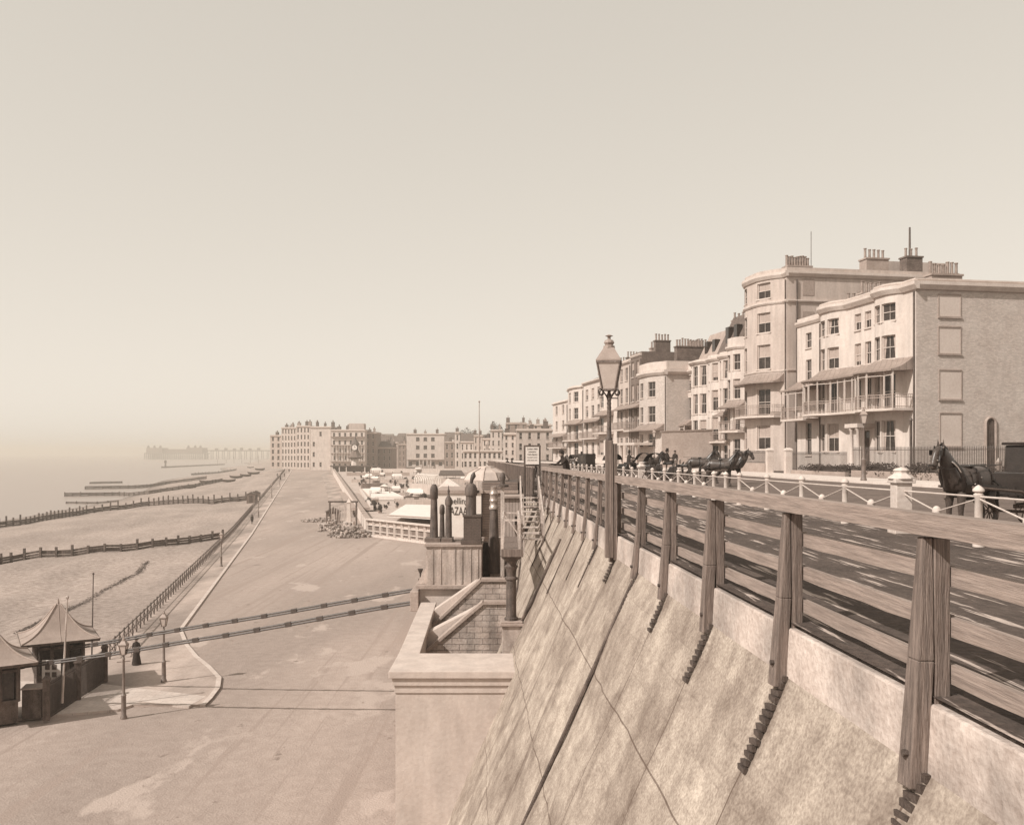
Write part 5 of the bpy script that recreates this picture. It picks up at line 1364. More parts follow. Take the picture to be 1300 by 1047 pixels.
# seaweed line
random.seed(14)
b = MB(); P = [hit(*p) for p in ((24,803),(60,785),(100,768),(140,745),(175,728),(187,712))]
for a, c in zip(P, P[1:]):
    for i in range(260):
        s = random.random(); v = a.lerp(c, s); x = v.x+random.gauss(0,.22); y = v.y+random.gauss(0,.35); z = Hb(x,y)+.03
        r = random.uniform(.04,.14); th = random.random()*6
        b.add([(x+r*math.cos(th),y+r*math.sin(th),z),(x-r*math.sin(th),y+r*math.cos(th),z+.04),(x-r*math.cos(th),y-r*math.sin(th),z),(x+r*math.sin(th),y-r*math.cos(th),z+.03)],[(0,1,2,3)])
o = tag(b.build('seaweed_line', m_dwood), 'dark line of seaweed left across the shingle by the tide', 'seaweed'); o['kind'] = 'stuff'
def boat(label, p, rz, s=1, grp='boats on the beach'):
    t = thing('rowing_boat', label, 'boat', p, rz, grp, world=False)
    b = MB(); n = 12; S = []
    for i in range(n+1):
        u = i/n*2-1; w_ = (1-abs(u)**2.2)*.95+.04; k = .35*u*u
        S.append([(u*2.9,-w_,.95+k),(u*2.75,-w_*.75,.4+k*.8),(u*2.5,0,.05+k*.7),(u*2.75,w_*.75,.4+k*.8),(u*2.9,w_,.95+k),(u*2.8,w_*.86,.9+k),(u*2.4,0,.3+k*.6),(u*2.8,-w_*.86,.9+k)])
    for q in S: b.v += q
    b.f = [(i*8+j,i*8+(j+1)%8,(i+1)*8+(j+1)%8,(i+1)*8+j) for i in range(n) for j in range(8)]+[tuple(range(8))[::-1],tuple(n*8+j for j in range(8))]
    b.build('hull', m_dwood, t, True)
    b = MB()
    for u in (-1.2,0,1.2): b.box(u-.12,u+.12,-.7,.7,.72,.77)
    b.build('thwart', m_pwood, t)
    t.scale = (s,)*3
    return t
bl = [((300,607),.2,'dark rowing boat drawn up highest on the far beach'),((290,612),.5,'dark rowing boat lying between the long wedge groyne and the promenade'),((312,605),-.3,'dark boat nearest the promenade bend on the far beach'),((322,602),.1,'low dark boat beside the promenade bend'),((262,613),.3,'boat lying seaward of the others on open shingle'),((330,597),.6,'farthest boat beneath the hotels'),((240,620),.15,'long low boat beside the wedge groyne'),((318,594),.2,'small boat by the fishermen gear near the pier root')]
B0 = None
for (px, py), rz, lab in bl:
    q = hit(px, py)
    if B0 is None: B0 = boat(lab, q, rz, 1.15)
    else: dup(B0, q, rz, lab, scale=1.15)
for px, py, lab in ((331,632,'brown boarded beach hut standing against the railing, nearer of two'),(325,634,'brown boarded beach hut standing against the railing, farther of two')):
    q = hit(px-6, py+4); t = thing('beach_hut', lab, 'hut', q, R(12), world=False)
    MB().box(-1.1,1.1,-1.3,1.3,-.2,2.3).build('wall', m_clap, t); MB().prism([(-1.2,-1.4,2.3),(1.2,-1.4,2.3),(0,-1.4,2.9)],(0,2.8,0)).build('roof', m_slate, t); MB().box(-.4,.4,-1.34,-1.301,0,1.9).build('door', m_dwood, t)
for i, (px, h, lab) in enumerate(((276,9,'tall mast of a beached boat, leftmost by the pier root'),(287,12,'mast with furled sail second from left by the pier root'),(297,10,'mast in the middle of the far beach row'),(307,13,'tallest mast of the far beach row'),(318,9,'short mast near the hotels on the far beach'),(328,10,'mast nearest the hotels on the far beach'))):
    q = hit(px, 588); q.z = Hb(q.x, q.y); t = thing('boat_mast', lab, 'mast', q, world=False)
    q = hit(px, 589); hh = h*1.3; t.scale = (1,1,1)
    MB().tube([(0,0,0),(0,0,hh)], [.35,.15], 5).build('spar', m_dwood, t); MB().tube([(-1.2,0,hh*.7),(1.2,0,hh*.75)], .15, 4).build('yard', m_dwood, t)

# ================================================================ AQUARIUM TERRACE
aq = thing('aquarium', 'pale aquarium terrace building sunk beside the road with pilastered parapet walls', 'building', (-20,140,-11.75))
def aX(Y): return 9.0-.2205*Y
Ac = Vector((-23.5,147.5,0)); Bc = Vector((-1,121.5,0)); zt = -9.1
b = MB()
for a, c in ((147.5,200),(200,300),(300,420)):
    b.hexa([(aX(a),a,G(a)-.2),(aX(a)+.5,a,G(a)-.2),(aX(c)+.5,c,G(c)-.2),(aX(c),c,G(c)-.2)],[(aX(a),a,G(a)+2.5),(aX(a)+.5,a,G(a)+2.5),(aX(c)+.5,c,G(c)+2.5),(aX(c),c,G(c)+2.5)])
b.build('road_wall', m_stucco, aq)
b = MB()
for a, c in ((147.3,200),(200,300),(300,420)):
    b.hexa([(aX(a)-.15,a,G(a)+2.505),(aX(a)+.65,a,G(a)+2.505),(aX(c)+.65,c,G(c)+2.505),(aX(c)-.15,c,G(c)+2.505)],[(aX(a)-.15,a,G(a)+2.7),(aX(a)+.65,a,G(a)+2.7),(aX(c)+.65,c,G(c)+2.7),(aX(c)-.15,c,G(c)+2.7)])
b.build('road_wall_coping', m_cement, aq)
d = (Bc-Ac); Ld = d.length; d.normalize(); nrm = Vector((-d.y*-1, -d.x*1, 0)); nrm = Vector((d.y, -d.x, 0));
if nrm.y > 0: nrm = -nrm
Ac.z = -11.75
nb = 17
b = MB(); b.prism([Ac, Ac+d*Ld, Ac+d*Ld-nrm*.3, Ac-nrm*.3], (0,0,2.65)); b.build('front_wall', m_stucco2, aq)
b = MB()
for i in range(nb+1):
    p = Ac+d*(Ld*i/nb); b.beam(p+nrm*.14, p+nrm*.14+Vector((0,0,2.62)), .38, .28, (0,1,0))
b.build('pilaster', m_stucco, aq)
b = MB(); e = Vector((0,0,2.65)); b.beam(Ac+nrm*.1+e+Vector((0,0,.1)), Ac+d*Ld+nrm*.1+e+Vector((0,0,.1)), .95, .2); b.beam(Ac+nrm*.13+Vector((0,0,1.85)), Ac+d*Ld+nrm*.13+Vector((0,0,1.85)), .24, .14); b.beam(Ac+nrm*.13+Vector((0,0,.9)), Ac+d*Ld+nrm*.13+Vector((0,0,.9)), .2, .1); b.beam(Ac+nrm*.2+Vector((0,0,.15)), Ac+d*Ld+nrm*.2+Vector((0,0,.15)), .4, .3)
b.build('cornice', m_stucco, aq)
for i in range(nb):
    p = Ac+d*(Ld*(i+.18)/nb)+nrm*.02; q = Ac+d*(Ld*(i+.82)/nb)+nrm*.02
    b = MB(); b.prism([p+Vector((0,0,1.0)), q+Vector((0,0,1.0)), q+Vector((0,0,1.72)), p+Vector((0,0,1.72))], nrm*-.01); 
    b.beam(p+Vector((0,0,.6)), q+Vector((0,0,.6)), .05, .25); b.build('niche', m_dbrick, aq)
def aq_pt(u, Y, z): return Vector((aX(Y)+u, Y, z))
# terrace decks
b = MB()
b.poly([(aX(148)+.4,148.2,-10.0),(-1,122,-10.0),(12,150,-10.0),(2,200,-9.9),(aX(200)+.4,200,-9.9)])
b.poly([(aX(200)+.4,200.01,-9.9),(2,200.01,-9.9),(-30,420,-6.0),(aX(420)+.4,420,-6.0)])
b.build('terrace_deck', mat('terrace_asphalt', .36,.2,.5,.2,.9), aq)
# white roof over the near court
A = W(500,656,150); 
b = MB(); P = [W(492,660,152),W(552,661,146),W(590,661,142),W(590,640,170),W(552,638,180),W(515,641,182)]; zr = -9.0
P = [Vector((p.x,p.y,zr+.004*(p.y-142))) for p in P]
b.prism([W(486,661,150)*1, W(600,663,140), W(600,641,172), W(512,641,184)] if False else P, (0,0,.25)); b.build('court_roof', m_white, aq)
b = MB(); Pc = [p+Vector((0,0,.26)) for p in P]
for p, q in zip(Pc[:2], Pc[1:3]): b.beam(p,q,.2,.15)
b.build('roof_edge', m_cement, aq)
# second pale tank roof and low buildings farther on
def TD(Y): return -10 if Y < 160 else (-9.9 if Y < 200 else -9.9+(Y-200)*3.9/220)
def blk(name, pts, z0, h, m): MB().prism([Vector((p[0],p[1],z0)) for p in pts],(0,0,h)).build(name, m, aq)
def quad(px0, px1, Y0, Y1): return [((px0[0]-650)/F*Y0,Y0),((px1[0]-650)/F*Y0,Y0),((px1[1]-650)/F*Y1,Y1),((px0[1]-650)/F*Y1,Y1)]
blk('tank_roof', quad((476,460),(512,490),215,262), TD(240)-.3, .9, m_white)
blk('tank_wall', quad((460,458),(492,490),264,268), TD(264)-.2, 1.7, m_dbrick)
blk('balustrade', quad((503,503),(560,560),196,197), TD(196), 1.5, m_stucco2)
blk('skylight_roof', quad((441,433),(470,455),180,250), TD(215)-.1, .6, m_cement)
blk('skylight_edge', quad((470,456),(474,459),180,262), TD(215), .9, m_stucco)
blk('far_parapet', quad((446,446),(560,560),300,301), TD(300)-.1, 1.2, m_stucco2)
blk('far_parapet', quad((440,440),(520,520),350,351), TD(350)-.1, 1.4, m_cement)
blk('far_parapet', quad((470,470),(640,640),385,386), TD(385)-.1, 1.6, m_stucco)
blk('long_shed', quad((558,556),(590,584),262,270), TD(262), 3.0, m_stucco2)
b = MB(); A = W(558,612,262); b.prism([W(557,604,262),W(590,604,262),W(586,598,270),W(559,598,270)],(0,0,.3)); b.build('shed_roof', m_dwood, aq)
# ribbed hoops of a glass roof
b = MB()
for i in range(11):
    c = W(530+i*2.3, 612+.3*i, 235-i*2); R_ = 2.2
    b.tube([c+Vector((R_*.6*math.cos(a)+a*.2, 0, R_*math.sin(a))) for a in [math.pi*j/8 for j in range(9)]], .13, 4)
gh = thing('glasshouse', 'row of pale hooped ribs over the aquarium glass roof', 'glasshouse', W(541,612,225)); b.build('hoop_rib', m_white, gh)
A = W(528,614,236); B = W(556,617,214); MB().hexa([(A.x-1.5,A.y,A.z-2),(B.x-1,B.y,B.z-2),(B.x+2,B.y,B.z-2),(A.x+2,A.y,A.z-2)],[(A.x-1.5,A.y,A.z+.2),(B.x-1,B.y,B.z+.2),(B.x+2,B.y,B.z+.2),(A.x+2,A.y,A.z+.2)]).build('base_wall', m_stucco2, gh)
# second pale pavilion roof right of the hoops
t = thing('garden_pavilion', 'low pale pavilion roof with a slanting ridge left of the bazaar', 'pavilion', W(570,625,190))
A = W(553,622,190); B = W(592,622,190); b = MB(); b.add([A, B, B+Vector((0,10,0)), A+Vector((0,10,0)), (A+B)/2+Vector((-1,5,2.4))],[(0,1,4),(1,2,4),(2,3,4),(3,0,4)]); b.build('roof', m_stucco, t)
MB().box(A.x+.3,B.x-.3,190.3,199.5,A.z-3,A.z-.01).build('wall', m_stucco2, t); MB().box(A.x+2.5,B.x-1,190.1,190.28,A.z-.9,A.z-.2).build('window', m_glass, t)
# planters, benches, visitors clutter
random.seed(31)
pl0 = None
spots = [(random.uniform(468,506), random.uniform(641,653)) for _ in range(14)]+[(random.uniform(505,560), random.uniform(622,632)) for _ in range(22)]+[(random.uniform(445,560), random.uniform(606,618)) for _ in range(34)]+[(random.uniform(500,548), random.uniform(612,622)) for _ in range(16)]
for i, (px, py) in enumerate(spots):
    Y = 16 and (12.0 if py > 635 else 10.6)*F/(py-HZ) ; Y = min(Y, 400); x = (px-650)/F*Y; z = TD(Y)
    if pl0 is None:
        pl0 = thing('potted_shrub', 'small potted shrub set out on the aquarium terrace', 'plant', (x,Y,z), 0, 'potted shrubs on the aquarium terrace', world=False)
        MB().lathe([(.32,0),(.42,.5),(.45,.55)],(0,0,0),8).build('pot', m_pot, pl0)
        b = MB()
        for k in range(5): leaves(b, (random.uniform(-.4,.4),random.uniform(-.4,.4),random.uniform(.7,1.4)), (.45,.45,.4), 70, .13)
        b.build('foliage', m_leaf, pl0)
    else: dup(pl0, (x,Y,z), random.random()*6, scale=random.uniform(.4,.95))
bn0 = None
for i in range(26):
    px, py = (random.uniform(470,560), random.uniform(606,634)); Y = min(10.6*F/(py-HZ), 380); x = (px-650)/F*Y; z = TD(Y)
    if bn0 is None:
        bn0 = thing('bench', 'pale garden bench on the aquarium terrace', 'bench', (x,Y,z), 0, 'benches on the aquarium terrace', world=False)
        MB().box(-1,1,-.25,.25,.42,.5).build('seat', m_pwood, bn0); MB().box(-1,1,.25,.3,.5,1.05).build('backrest', m_pwood, bn0)
        for sx in (-.9,.9): MB().box(sx-.05,sx+.05,-.22,.28,0,.42).build('leg', m_iron2, bn0)
    else: dup(bn0, (x,Y,z), random.choice((0,.6,1.57,2.4,3.1)))
st0 = None
for i in range(30):
    px, py = (random.uniform(462,600), random.uniform(604,635)); Y = min(10.7*F/(py-HZ), 385); x = (px-650)/F*Y; z = TD(Y)
    if st0 is None:
        st0 = thing('awning_stall', 'small stall under a pale canvas awning on the aquarium terrace', 'stall', (x,Y,z), 0, 'canvas stalls on the aquarium terrace', world=False)
        MB().add([(-1.6,-1.2,1.9),(1.6,-1.2,1.9),(1.6,1.2,2.1),(-1.6,1.2,2.1),(-1.4,0,2.75),(1.4,0,2.75)],[(0,1,5,4),(2,3,4,5),(0,4,3),(1,2,5),(0,3,2,1)]).build('awning', m_white, st0)
        b = MB()
        for sx in (-1.5,1.5):
            for sy in (-1.1,1.1): b.box(sx-.05,sx+.05,sy-.05,sy+.05,0,1.95)
        b.build('pole', m_iron2, st0); MB().box(-1.4,1.4,-.9,-.3,0,.95).build('counter', m_dbrick, st0)
    else: dup(st0, (x,Y,z), random.choice((0,.25,.5,1.57,2.9)), scale=random.uniform(.5,1.1))
t = thing('flagpole', 'thin pole standing on the aquarium terrace right of the clock tower', 'flagpole', W(469,618,262), world=False)
MB().tube([(0,0,0),(0,0,6.5)],[.1,.06],5).build('mast', m_iron2, t); MB().ball((0,0,6.5),.15,6,5).build('truck', m_iron2, t)
# clock tower
ct = thing('clock_tower', 'aquarium clock tower with pale tapered base, dark lantern stage and spire', 'clock tower', W(451,601,400), world=False)
MB().lathe([(3.0,0),(2.9,1),(2.2,1.2),(1.5,6.5)],(0,0,0),8,math.pi/8).build('base', m_trim, ct)
MB().lathe([(2.4,6.5),(3.6,7.2),(2.6,7.8),(2.0,9),(1.5,10.2)],(0,0,0),8,math.pi/8).build('roof_skirt', m_dbrick, ct)
MB().lathe([(1.4,10.2),(1.5,12.6),(2.0,12.8)],(0,0,0),8,math.pi/8).build('clock_stage', m_iron2, ct)
cl = MB().lathe([(1.15,0),(1.15,.2)],(0,0,0),20).build('clock_face', m_sign, ct); cl.location = (0,-1.75,11.5); cl.rotation_euler = (R(90),0,0)
b = MB(); b.box(-.06,.06,0,.8,.21,.26); b.box(0,.55,-.06,.06,.21,.26); b.build('clock_hands', m_ink, cl)
MB().lathe([(2.2,12.8),(1.2,14.2),(.5,15.2),(.15,16.4),(.05,18)],(0,0,0),8,math.pi/8).build('spire', m_iron2, ct)
# low canopy at the tower foot
t = thing('entrance_canopy', 'long low dark canopy spread around the foot of the clock tower', 'canopy', W(452,601,392), world=False)
MB().box(-11,10,-1.5,1.5,3.0,3.5).build('roof', m_dwood, t)
for x in (-10,-7,-4,4,7,9.5): MB().box(x-.2,x+.2,-1.3,-.9,0,3).build('post', m_stucco, t)
MB().box(-10.5,9.5,.5,.8,0,3).build('back_wall', m_dbrick, t)
# road entrance : gantry, hut, obelisk, rubble
q = hit(430,668); t = thing('timber_gantry', 'dark timber gantry with a cross beam at the aquarium corner', 'gantry', q, world=False)
for x in (-1.6,3.2): MB().box(x-.14,x+.14,-.14,.14,0,4.6).build('post', m_dwood, t)
MB().box(-1.9,3.5,-.1,.1,4.3,4.6).build('beam', m_dwood, t)
b = MB(); 
for i in range(9): b.beam((-1.5+i*.5,0,.2),(-1.2+i*.45,0,3.6),.1,.1)
b.build('lattice', m_pwood, t)
q = hit(423,664); t = thing('watch_hut', 'small dark hut with a pitched roof beside the gantry', 'hut', q, R(10), world=False)
MB().box(-1.3,1.3,-1,1,0,2.2).build('wall', m_dbrick, t); MB().prism([(-1.5,-1.2,2.2),(1.5,-1.2,2.2),(0,-1.2,3.0)],(0,2.4,0)).build('roof', m_slate, t); MB().box(-.4,.4,-1.05,-1.001,0,1.8).build('door', m_pwood, t)
q = hit(443,672); t = thing('stone_obelisk', 'pale stone pillar rising from the rubble by the aquarium corner', 'pillar', q, world=False)
MB().box(-.9,.9,-.9,.9,0,1.4).build('plinth', m_trim, t); MB().lathe([(.55,1.4),(.38,4.6),(.55,4.7),(.1,5.4)],(0,0,0),4,.78).build('shaft', m_trim, t)
random.seed(41)
def rubble(label, c, rx, ry, n, h):
    b = MB()
    for i in range(n):
        a = random.random()*6.28; k = random.random()**.6; x = c.x+rx*k*math.cos(a); y = c.y+ry*k*math.sin(a); z = c.z+h*(1-k)*random.random()
        r = random.uniform(.12,.42); b.ball((x,y,z+r*.4), r, 5, 3, (random.uniform(.7,1.3),random.uniform(.7,1.3),random.uniform(.5,.9)))
    o = tag(b.build('rubble_heap', m_ashlar), label, 'rubble'); o['kind'] = 'stuff'
rubble('heap of broken pale stone at the foot of the aquarium corner wall', hit(445,680), 4, 4.5, 230, 2.4)
rubble('smaller heap of broken stone with timbers left of the gantry', hit(419,672), 2.0, 5, 110, 2.2)
rubble('long low ridge of excavated stone lying on the road', hit(404,661), 3.5, 3, 90, .5)
for k, (px, py, lab) in enumerate(((412,672,'handcart with two wheels beside the rubble, tipped towards the road'),)):
    q = hit(px,py); t = thing('handcart', lab, 'cart', q, R(40), world=False)
    MB().hexa([(-.6,-1,.5),(.6,-1,.5),(.6,1,.5),(-.6,1,.5)],[(-.75,-1.2,1.0),(.75,-1.2,1.0),(.75,1.2,1.0),(-.75,1.2,1.0)]).build('body', m_pwood, t)
    wheel(t,-.8,0,.5,m_dwood); wheel(t,.8,0,.5,m_dwood)

# ================================================================ FAR TOWN (facing the camera)
def block(label, x0, x1, ytop, Y, nfl, ncol, wall=m_stucco, dep=18, side=None, chim=3, cornice=True, roof=None, ww=.5, skipf=(), ybase=None, rz=0, cat='building', name='town_house', tm=m_trim, hb=.64, win=True):
    ww = min(.6, ww*1.18); wall = mat('far_brick', .20, .2, .8, .1, .9) if wall == m_dbrick else wall
    z0 = G(Y) if ybase is None else EYE-(ybase-HZ)/F*Y
    w = (x1-x0)/F*Y; zt = EYE-(ytop-HZ)/F*Y; h = zt-z0
    right = ((x1-650)/F*Y, Y)
    fl = h/(nfl+.3); rows = [(fl*(i+.32), fl*(i+.32+hb)) for i in range(nfl)] if win else []
    cw = w/ncol; cols = [(cw*(i+.5-ww/2), cw*(i+.5+ww/2)) for i in range(ncol)]
    rc = random.Random(label+'c'); ch = [(w*(i+rc.uniform(.1,.6))/chim, -dep*rc.uniform(.1,.6), rc.uniform(.9,1.6), rc.uniform(1.6,3), rc.uniform(1,2.4), rc.choice((3,4,5))) for i in range(chim)]
    return house(name, label, (right[0], right[1], z0), math.pi+rz, w, h, dep, wall, rows=rows, cols=cols, skip=set(skipf), cornices=[(h-1.0,.7,.5)] if cornice else [], chim=ch, roof=roof, simple=True, trimm=tm, cat=cat, sidecorn=True)
Yh = 450
block('pale tall hotel block at the sea end of the hotel row, leftmost of all', 343,357,552,Yh+45,5,2,m_stucco2,ww=.35,chim=2)
block('long cream hotel with close ranks of small windows, second from the sea', 357.3,376,542,Yh+32,6,5,m_stucco,ww=.4,chim=4)
block('cream hotel wing with bay windows just left of the big white hotel end', 376.3,393.5,540,Yh+18,6,4,m_stucco,ww=.4,chim=3)
block('big white hotel flank with few windows facing the road', 394,420,541,Yh,4,3,m_stucco,skipf=[(0,0),(1,1),(2,1),(3,0),(3,2),(1,0),(2,0)],ww=.28,chim=3,hb=.45)
hr = block('white hotel front with rows of round headed windows and balconies', 420.6,463,545,Yh-2,5,6,m_stucco,ww=.34,chim=4,hb=.55)
hw = (463-420.6)/F*(Yh-2); hh = 13
b = MB()
for zz in (4.2,8.2,12.2,16.4): b.box(-.2,hw+.2,.02,1.5,zz,zz+.3)
b.build('balcony', m_cement, hr)
b = MB()
for zz in (4.5,8.5):
    for i in range(13): b.box(hw*i/12-.12,hw*i/12+.12,1.2,1.4,zz,zz+3.6)
b.build('verandah_post', m_stucco, hr)
MB().box(hw*.05,hw*.5,-9,-2,EYE-(545-HZ)/F*448-G(448),EYE-(545-HZ)/F*448-G(448)+3).build('attic_storey', m_stucco2, hr)
block('dark brick return of the white hotel with tall chimney stacks', 463.4,477,548,Yh+6,5,2,m_dbrick,ww=.3,chim=2)
block('low dark brown stable range beside the hotel', 477.4,498,567,Yh+15,3,3,m_dbrick,ww=.25,chim=2,roof=('gable',3))
block('grey flat topped house with three small windows beside the dark range', 488,505,561,Yh+60,4,3,m_stucco2,ww=.3,chim=2)
block('narrow brown house squeezed beside the square white villa', 505.4,515,563,Yh+50,4,2,m_dbrick,ww=.3,chim=1)
vl = block('square white villa with wide paired windows and central porch', 516,564,550,Yh+40,4,5,m_stucco,ww=.42,chim=3,skipf=[(1,0),(2,0),(3,0),(1,4),(2,4),(3,4)],hb=.5)
vw = (564-516)/F*490; MB().box(.5,vw-.5,.02,1.6,4.6,5.0).build('balcony', m_cement, vl); b = MB()
for x in (vw*.35,vw*.45,vw*.55,vw*.65): b.box(x-.25,x+.25,1.0,1.5,0,4.59)
b.build('porch_column', m_stucco, vl)
block('brown arched house in shade right of the square villa', 564.4,577,560,Yh+30,3,2,m_dbrick,ww=.35,chim=1)
block('bright narrow white house with a plain flank', 577.4,584,548,Yh+20,4,1,m_stucco,ww=.3,chim=1)
block('low white house with a gabled roof right of the bright narrow one', 584.4,601,560,Yh,3,3,m_stucco,ww=.3,chim=1,roof=('gable',4))
block('pale house of four floors just behind the bazaar flagpole', 601.4,612,552,Yh-10,4,2,m_stucco2,ww=.3,chim=2)
block('cream house with small square windows right of the flagpole', 612.4,624,556,Yh-25,4,2,m_stucco,ww=.3,chim=1)
block('white gabled house beneath a dark tree, right of the flagpole', 622.6,637,545,Yh-40,5,2,m_stucco,ww=.25,chim=2)
block('low cream range with shop fronts behind the bazaar', 588,637,571,Yh-110,2,8,m_stucco,ww=.45,chim=1,ybase=596)
block('narrow white house at the left end of the grey terrace block', 639,655,549,Yh-160,4,2,m_stucco,ww=.3,chim=1,ybase=590)
block('wide grey rendered house with a central bay at the end of the marine road', 655.4,701,544,Yh-165,3,4,m_stucco2,ww=.28,chim=3,ybase=590)
block('brown chimneyed house rising behind the grey rendered house', 642,668,536,Yh-60,6,3,m_dbrick,ww=.3,chim=2,ybase=590)
block('pale attic house rising behind the grey house near the white end house', 668.4,700,538,Yh-60,6,4,m_stucco2,ww=.3,chim=3,ybase=590)
# hazy town on the rising ground behind
b = MB(); n = 40
for i in range(n+1):
    x = i; hgt = 14+12*noise.noise(Vector((i*.17,2,0)))+10*math.exp(-((i-13)/7)**2)
    r_ = (470+i*9-650)/F; e_ = min(1,i/8); b.v += [(r_*720,720,-7.5),(r_*1000,1000,(hgt*.5+5)*e_-9),(r_*1300,1300,(hgt+9)*e_-9),(r_*1800,1800,(hgt+7)*e_-9)]
b.f = [(i*4+j,(i+1)*4+j,(i+1)*4+j+1,i*4+j+1) for i in range(n) for j in range(3)]
struct(b.build('hill', m_hill, smooth='all'))
random.seed(55); f0 = []
for i in range(4):
    w_, h_ = random.uniform(12,20), random.uniform(11,16)
    wl = [m_stucco, m_stucco2, m_dbrick, m_stucco][i]
    o = house('distant_house', 'small hazy house on the rising ground behind the sea front', (0,-9999,0), math.pi, w_, h_, 12, wl, rows=[(h_*.2,h_*.38),(h_*.6,h_*.78)], cols=[(w_*.15,w_*.3),(w_*.42,w_*.56),(w_*.7,w_*.85)], simple=True, chim=[(1,-4,1.2,3,2.5,3)], roof=('gable',3.5) if i != 3 else None, group='hazy houses on the rising ground')
    f0.append(o)
cnt = 0
for row, (Y, zz) in enumerate(((560,-6.5),(640,-5),(740,-5.5),(860,-2.5),(980,2))):
    for k in range(15):
        px = 480+k*15.5+random.uniform(-4,4)
        if px > 705: continue
        src = f0[(k+row) % 4]; x = (px-650)/F*Y
        loc = (x, Y+random.uniform(-20,20), zz+random.uniform(-1,1.5))
        if cnt < 4 and src.location.y < -9000: src.location = loc; cnt += 1
        else: dup(src, loc, math.pi+random.uniform(-.4,.4))
for o in f0:
    if o.location.y < -9000: o.location = (40, 900, 0)
# trees in the town
def tree(label, p, h, r):
    t = thing('broadleaf_tree', label, 'tree', p); p = Vector(p)
    b = MB(); b.tube([p, p+Vector((.2,0,h*.5)), p+Vector((0,0,h*.8))], [h*.035,h*.025,h*.01], 6)
    for i in range(6): a = i*1.05; b.tube([p+Vector((.1,0,h*.4)), p+Vector((math.cos(a)*r*.6,math.sin(a)*r*.6,h*.75))], [h*.015,h*.005], 4)
    b.build('trunk', m_dwood, t)
    b = MB()
    for i in range(14):
        a = random.random()*6.28; k = random.random()**.5*.75; c = p+Vector((math.cos(a)*r*k, math.sin(a)*r*k, h*random.uniform(.55,.95)))
        leaves(b, c, (r*.4,r*.4,h*.14), 90, .35)
    b.build('crown', m_leaf, t)
random.seed(61)
for px, py, Y, h, r, lab in ((594,590,470,18,5,'dark rounded tree above the low white gabled house'),(631,583,430,17,4,'dark tree crown over the white gabled house'),(618,588,460,14,4,'small tree between the roofs right of the flagpole'),(485,596,560,14,5,'dark tree beside the brown stable range')):
    tree(lab, W(px,py,Y), h, r)

# ================================================================ WEST PIER
wp = thing('distant_pier', 'hazy distant pleasure pier with domed pavilion buildings on piles over the sea', 'pier', W(258,580,1900))
Yw = 2400.0; xa, xb = (183-650)/F*Yw, (257-650)/F*Yw
def wz(py): return EYE-(py-HZ)/F*Yw
MB().box(xa,xb,Yw,Yw+60,wz(576.2),wz(574.8)).build('deck', m_iron, wp)
xe = (345-650)/F*Yw
MB().box(xb,xe,Yw+20,Yw+40,wz(572.6),wz(571.2)).build('walkway', m_iron, wp)
b = MB(); x = xa
while x < xe:
    for yy_ in ((Yw+2,Yw+30,Yw+58) if x < xb else (Yw+22,Yw+38)): b.box(x-.8,x+.8,yy_-.8,yy_+.8,SEA-1,wz(576.2) if x < xb else wz(572.5))
    x += 5 if x < xb else 15
for i in range(10): b.beam((xa,Yw+2,SEA+2+i*1.0),(xb,Yw+2,SEA+2+i*1.0),.3,.3)
b.build('pile', m_iron, wp)
b = MB(); b.box(xa+3,xa+45,Yw+6,Yw+50,wz(574.7),wz(568.4)); b.box(xb-45,xb-3,Yw+6,Yw+50,wz(574.7),wz(568.2)); b.box(xa+45,xb-45,Yw+15,Yw+40,wz(574.7),wz(570)); b.build('pavilion', m_dbrick, wp)
b = MB()
for x in (xa+8,xa+24,xa+40,xb-40,xb-22,xb-8): b.lathe([(3.5,0),(3.5,2),(4,3),(2.6,5),(.3,7.5)],(x,Yw+8,wz(568.4)),8)
b.build('dome', m_iron, wp)
for px, h in ((271,9),(283,10),(294,8),(303,11),(314,8),(325,10)):
    x = (px-650)/F*Yw; MB().box(x-3,x+3,Yw+20,Yw+30,wz(571.3),wz(571.3)+h*.6).build('kiosk', m_iron, wp)
t = thing('sea_marker', 'small dark marker post standing in the sea before the distant pier', 'marker', W(210,592,1150), world=False)
MB().lathe([(1.2,-1),(1.0,5),(1.6,5.5),(1.6,8),(.2,9)],(0,0,0),6).build('beacon', m_dwood, t)
t.location.z = SEA

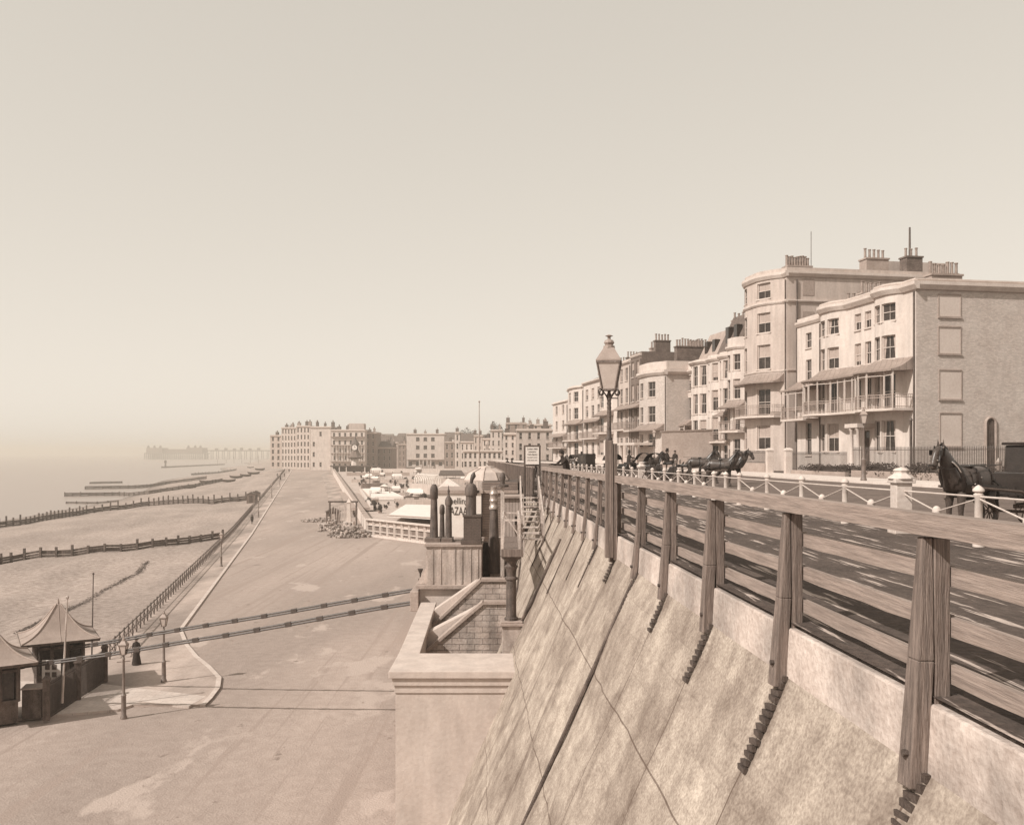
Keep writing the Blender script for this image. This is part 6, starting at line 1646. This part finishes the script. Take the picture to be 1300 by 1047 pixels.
# ================================================================ LIGHT, AIR, CAMERA
AZ = Vector((.83,.56,0)).normalized(); EL = R(41)
sd = Vector((AZ.x*math.cos(EL), AZ.y*math.cos(EL), -math.sin(EL)))
sun = bpy.data.lights.new('sun', 'SUN'); so = bpy.data.objects.new('sun', sun); COL.objects.link(so)
sun.energy = 5.0; sun.angle = R(.7); sun.color = (1,.95,.885)
so.rotation_euler = sd.to_track_quat('-Z', 'Y').to_euler()
w = bpy.data.worlds.new('World'); scene.world = w; w.use_nodes = True
N = w.node_tree.nodes; L = w.node_tree.links; bg = N['Background']
sk = N.new('ShaderNodeTexSky'); sk.sky_type = 'NISHITA'; sk.sun_disc = False; sk.sun_elevation = EL
sk.sun_rotation = math.atan2(-sd.x, -sd.y)
sk.dust_density = 1; sk.air_density = 1
bw = N.new('ShaderNodeRGBToBW'); L.new(sk.outputs[0], bw.inputs[0])
pw = N.new('ShaderNodeMath'); pw.operation = 'POWER'; L.new(bw.outputs[0], pw.inputs[0]); pw.inputs[1].default_value = .28
ml = N.new('ShaderNodeMath'); ml.operation = 'MULTIPLY'; L.new(pw.outputs[0], ml.inputs[0]); ml.inputs[1].default_value = 3.55
mx = N.new('ShaderNodeMix'); mx.data_type = 'RGBA'; mx.blend_type = 'MULTIPLY'; mx.inputs[0].default_value = 1
L.new(ml.outputs[0], mx.inputs[6]); mx.inputs[7].default_value = (1.045,.965,.85,1)
L.new(mx.outputs[2], bg.inputs[0]); bg.inputs[1].default_value = .15
hz = MB().box(-9500,9500,-500,9500,-24.5,27).build('haze', mat('haze_surface',.5))
hz['kind'] = 'stuff'; hz.data.materials.clear()
hm = bpy.data.materials.new('haze_air'); hm.use_nodes = True; HN = hm.node_tree.nodes; HN.clear()
ho = HN.new('ShaderNodeOutputMaterial'); hv = HN.new('ShaderNodeVolumePrincipled'); hm.node_tree.links.new(hv.outputs[0], ho.inputs['Volume'])
hv.inputs['Color'].default_value = (.80,.76,.69,1); hv.inputs['Density'].default_value = .0005; hv.inputs['Anisotropy'].default_value = .2
hz.data.materials.append(hm)
cam = bpy.data.cameras.new('camera'); co = bpy.data.objects.new('camera', cam); COL.objects.link(co)
co.location = (0,0,EYE); co.rotation_euler = (R(90),0,0)
cam.sensor_width = 36; cam.lens = 36*F/1300; cam.shift_y = (HZ-523.5)/1300; cam.clip_end = 20000; cam.clip_start = .05
scene.camera = co
scene.view_settings.view_transform = 'Standard'; scene.view_settings.look = 'None'; scene.view_settings.exposure = 0; scene.view_settings.gamma = 1
scene.cycles.volume_bounces = 1
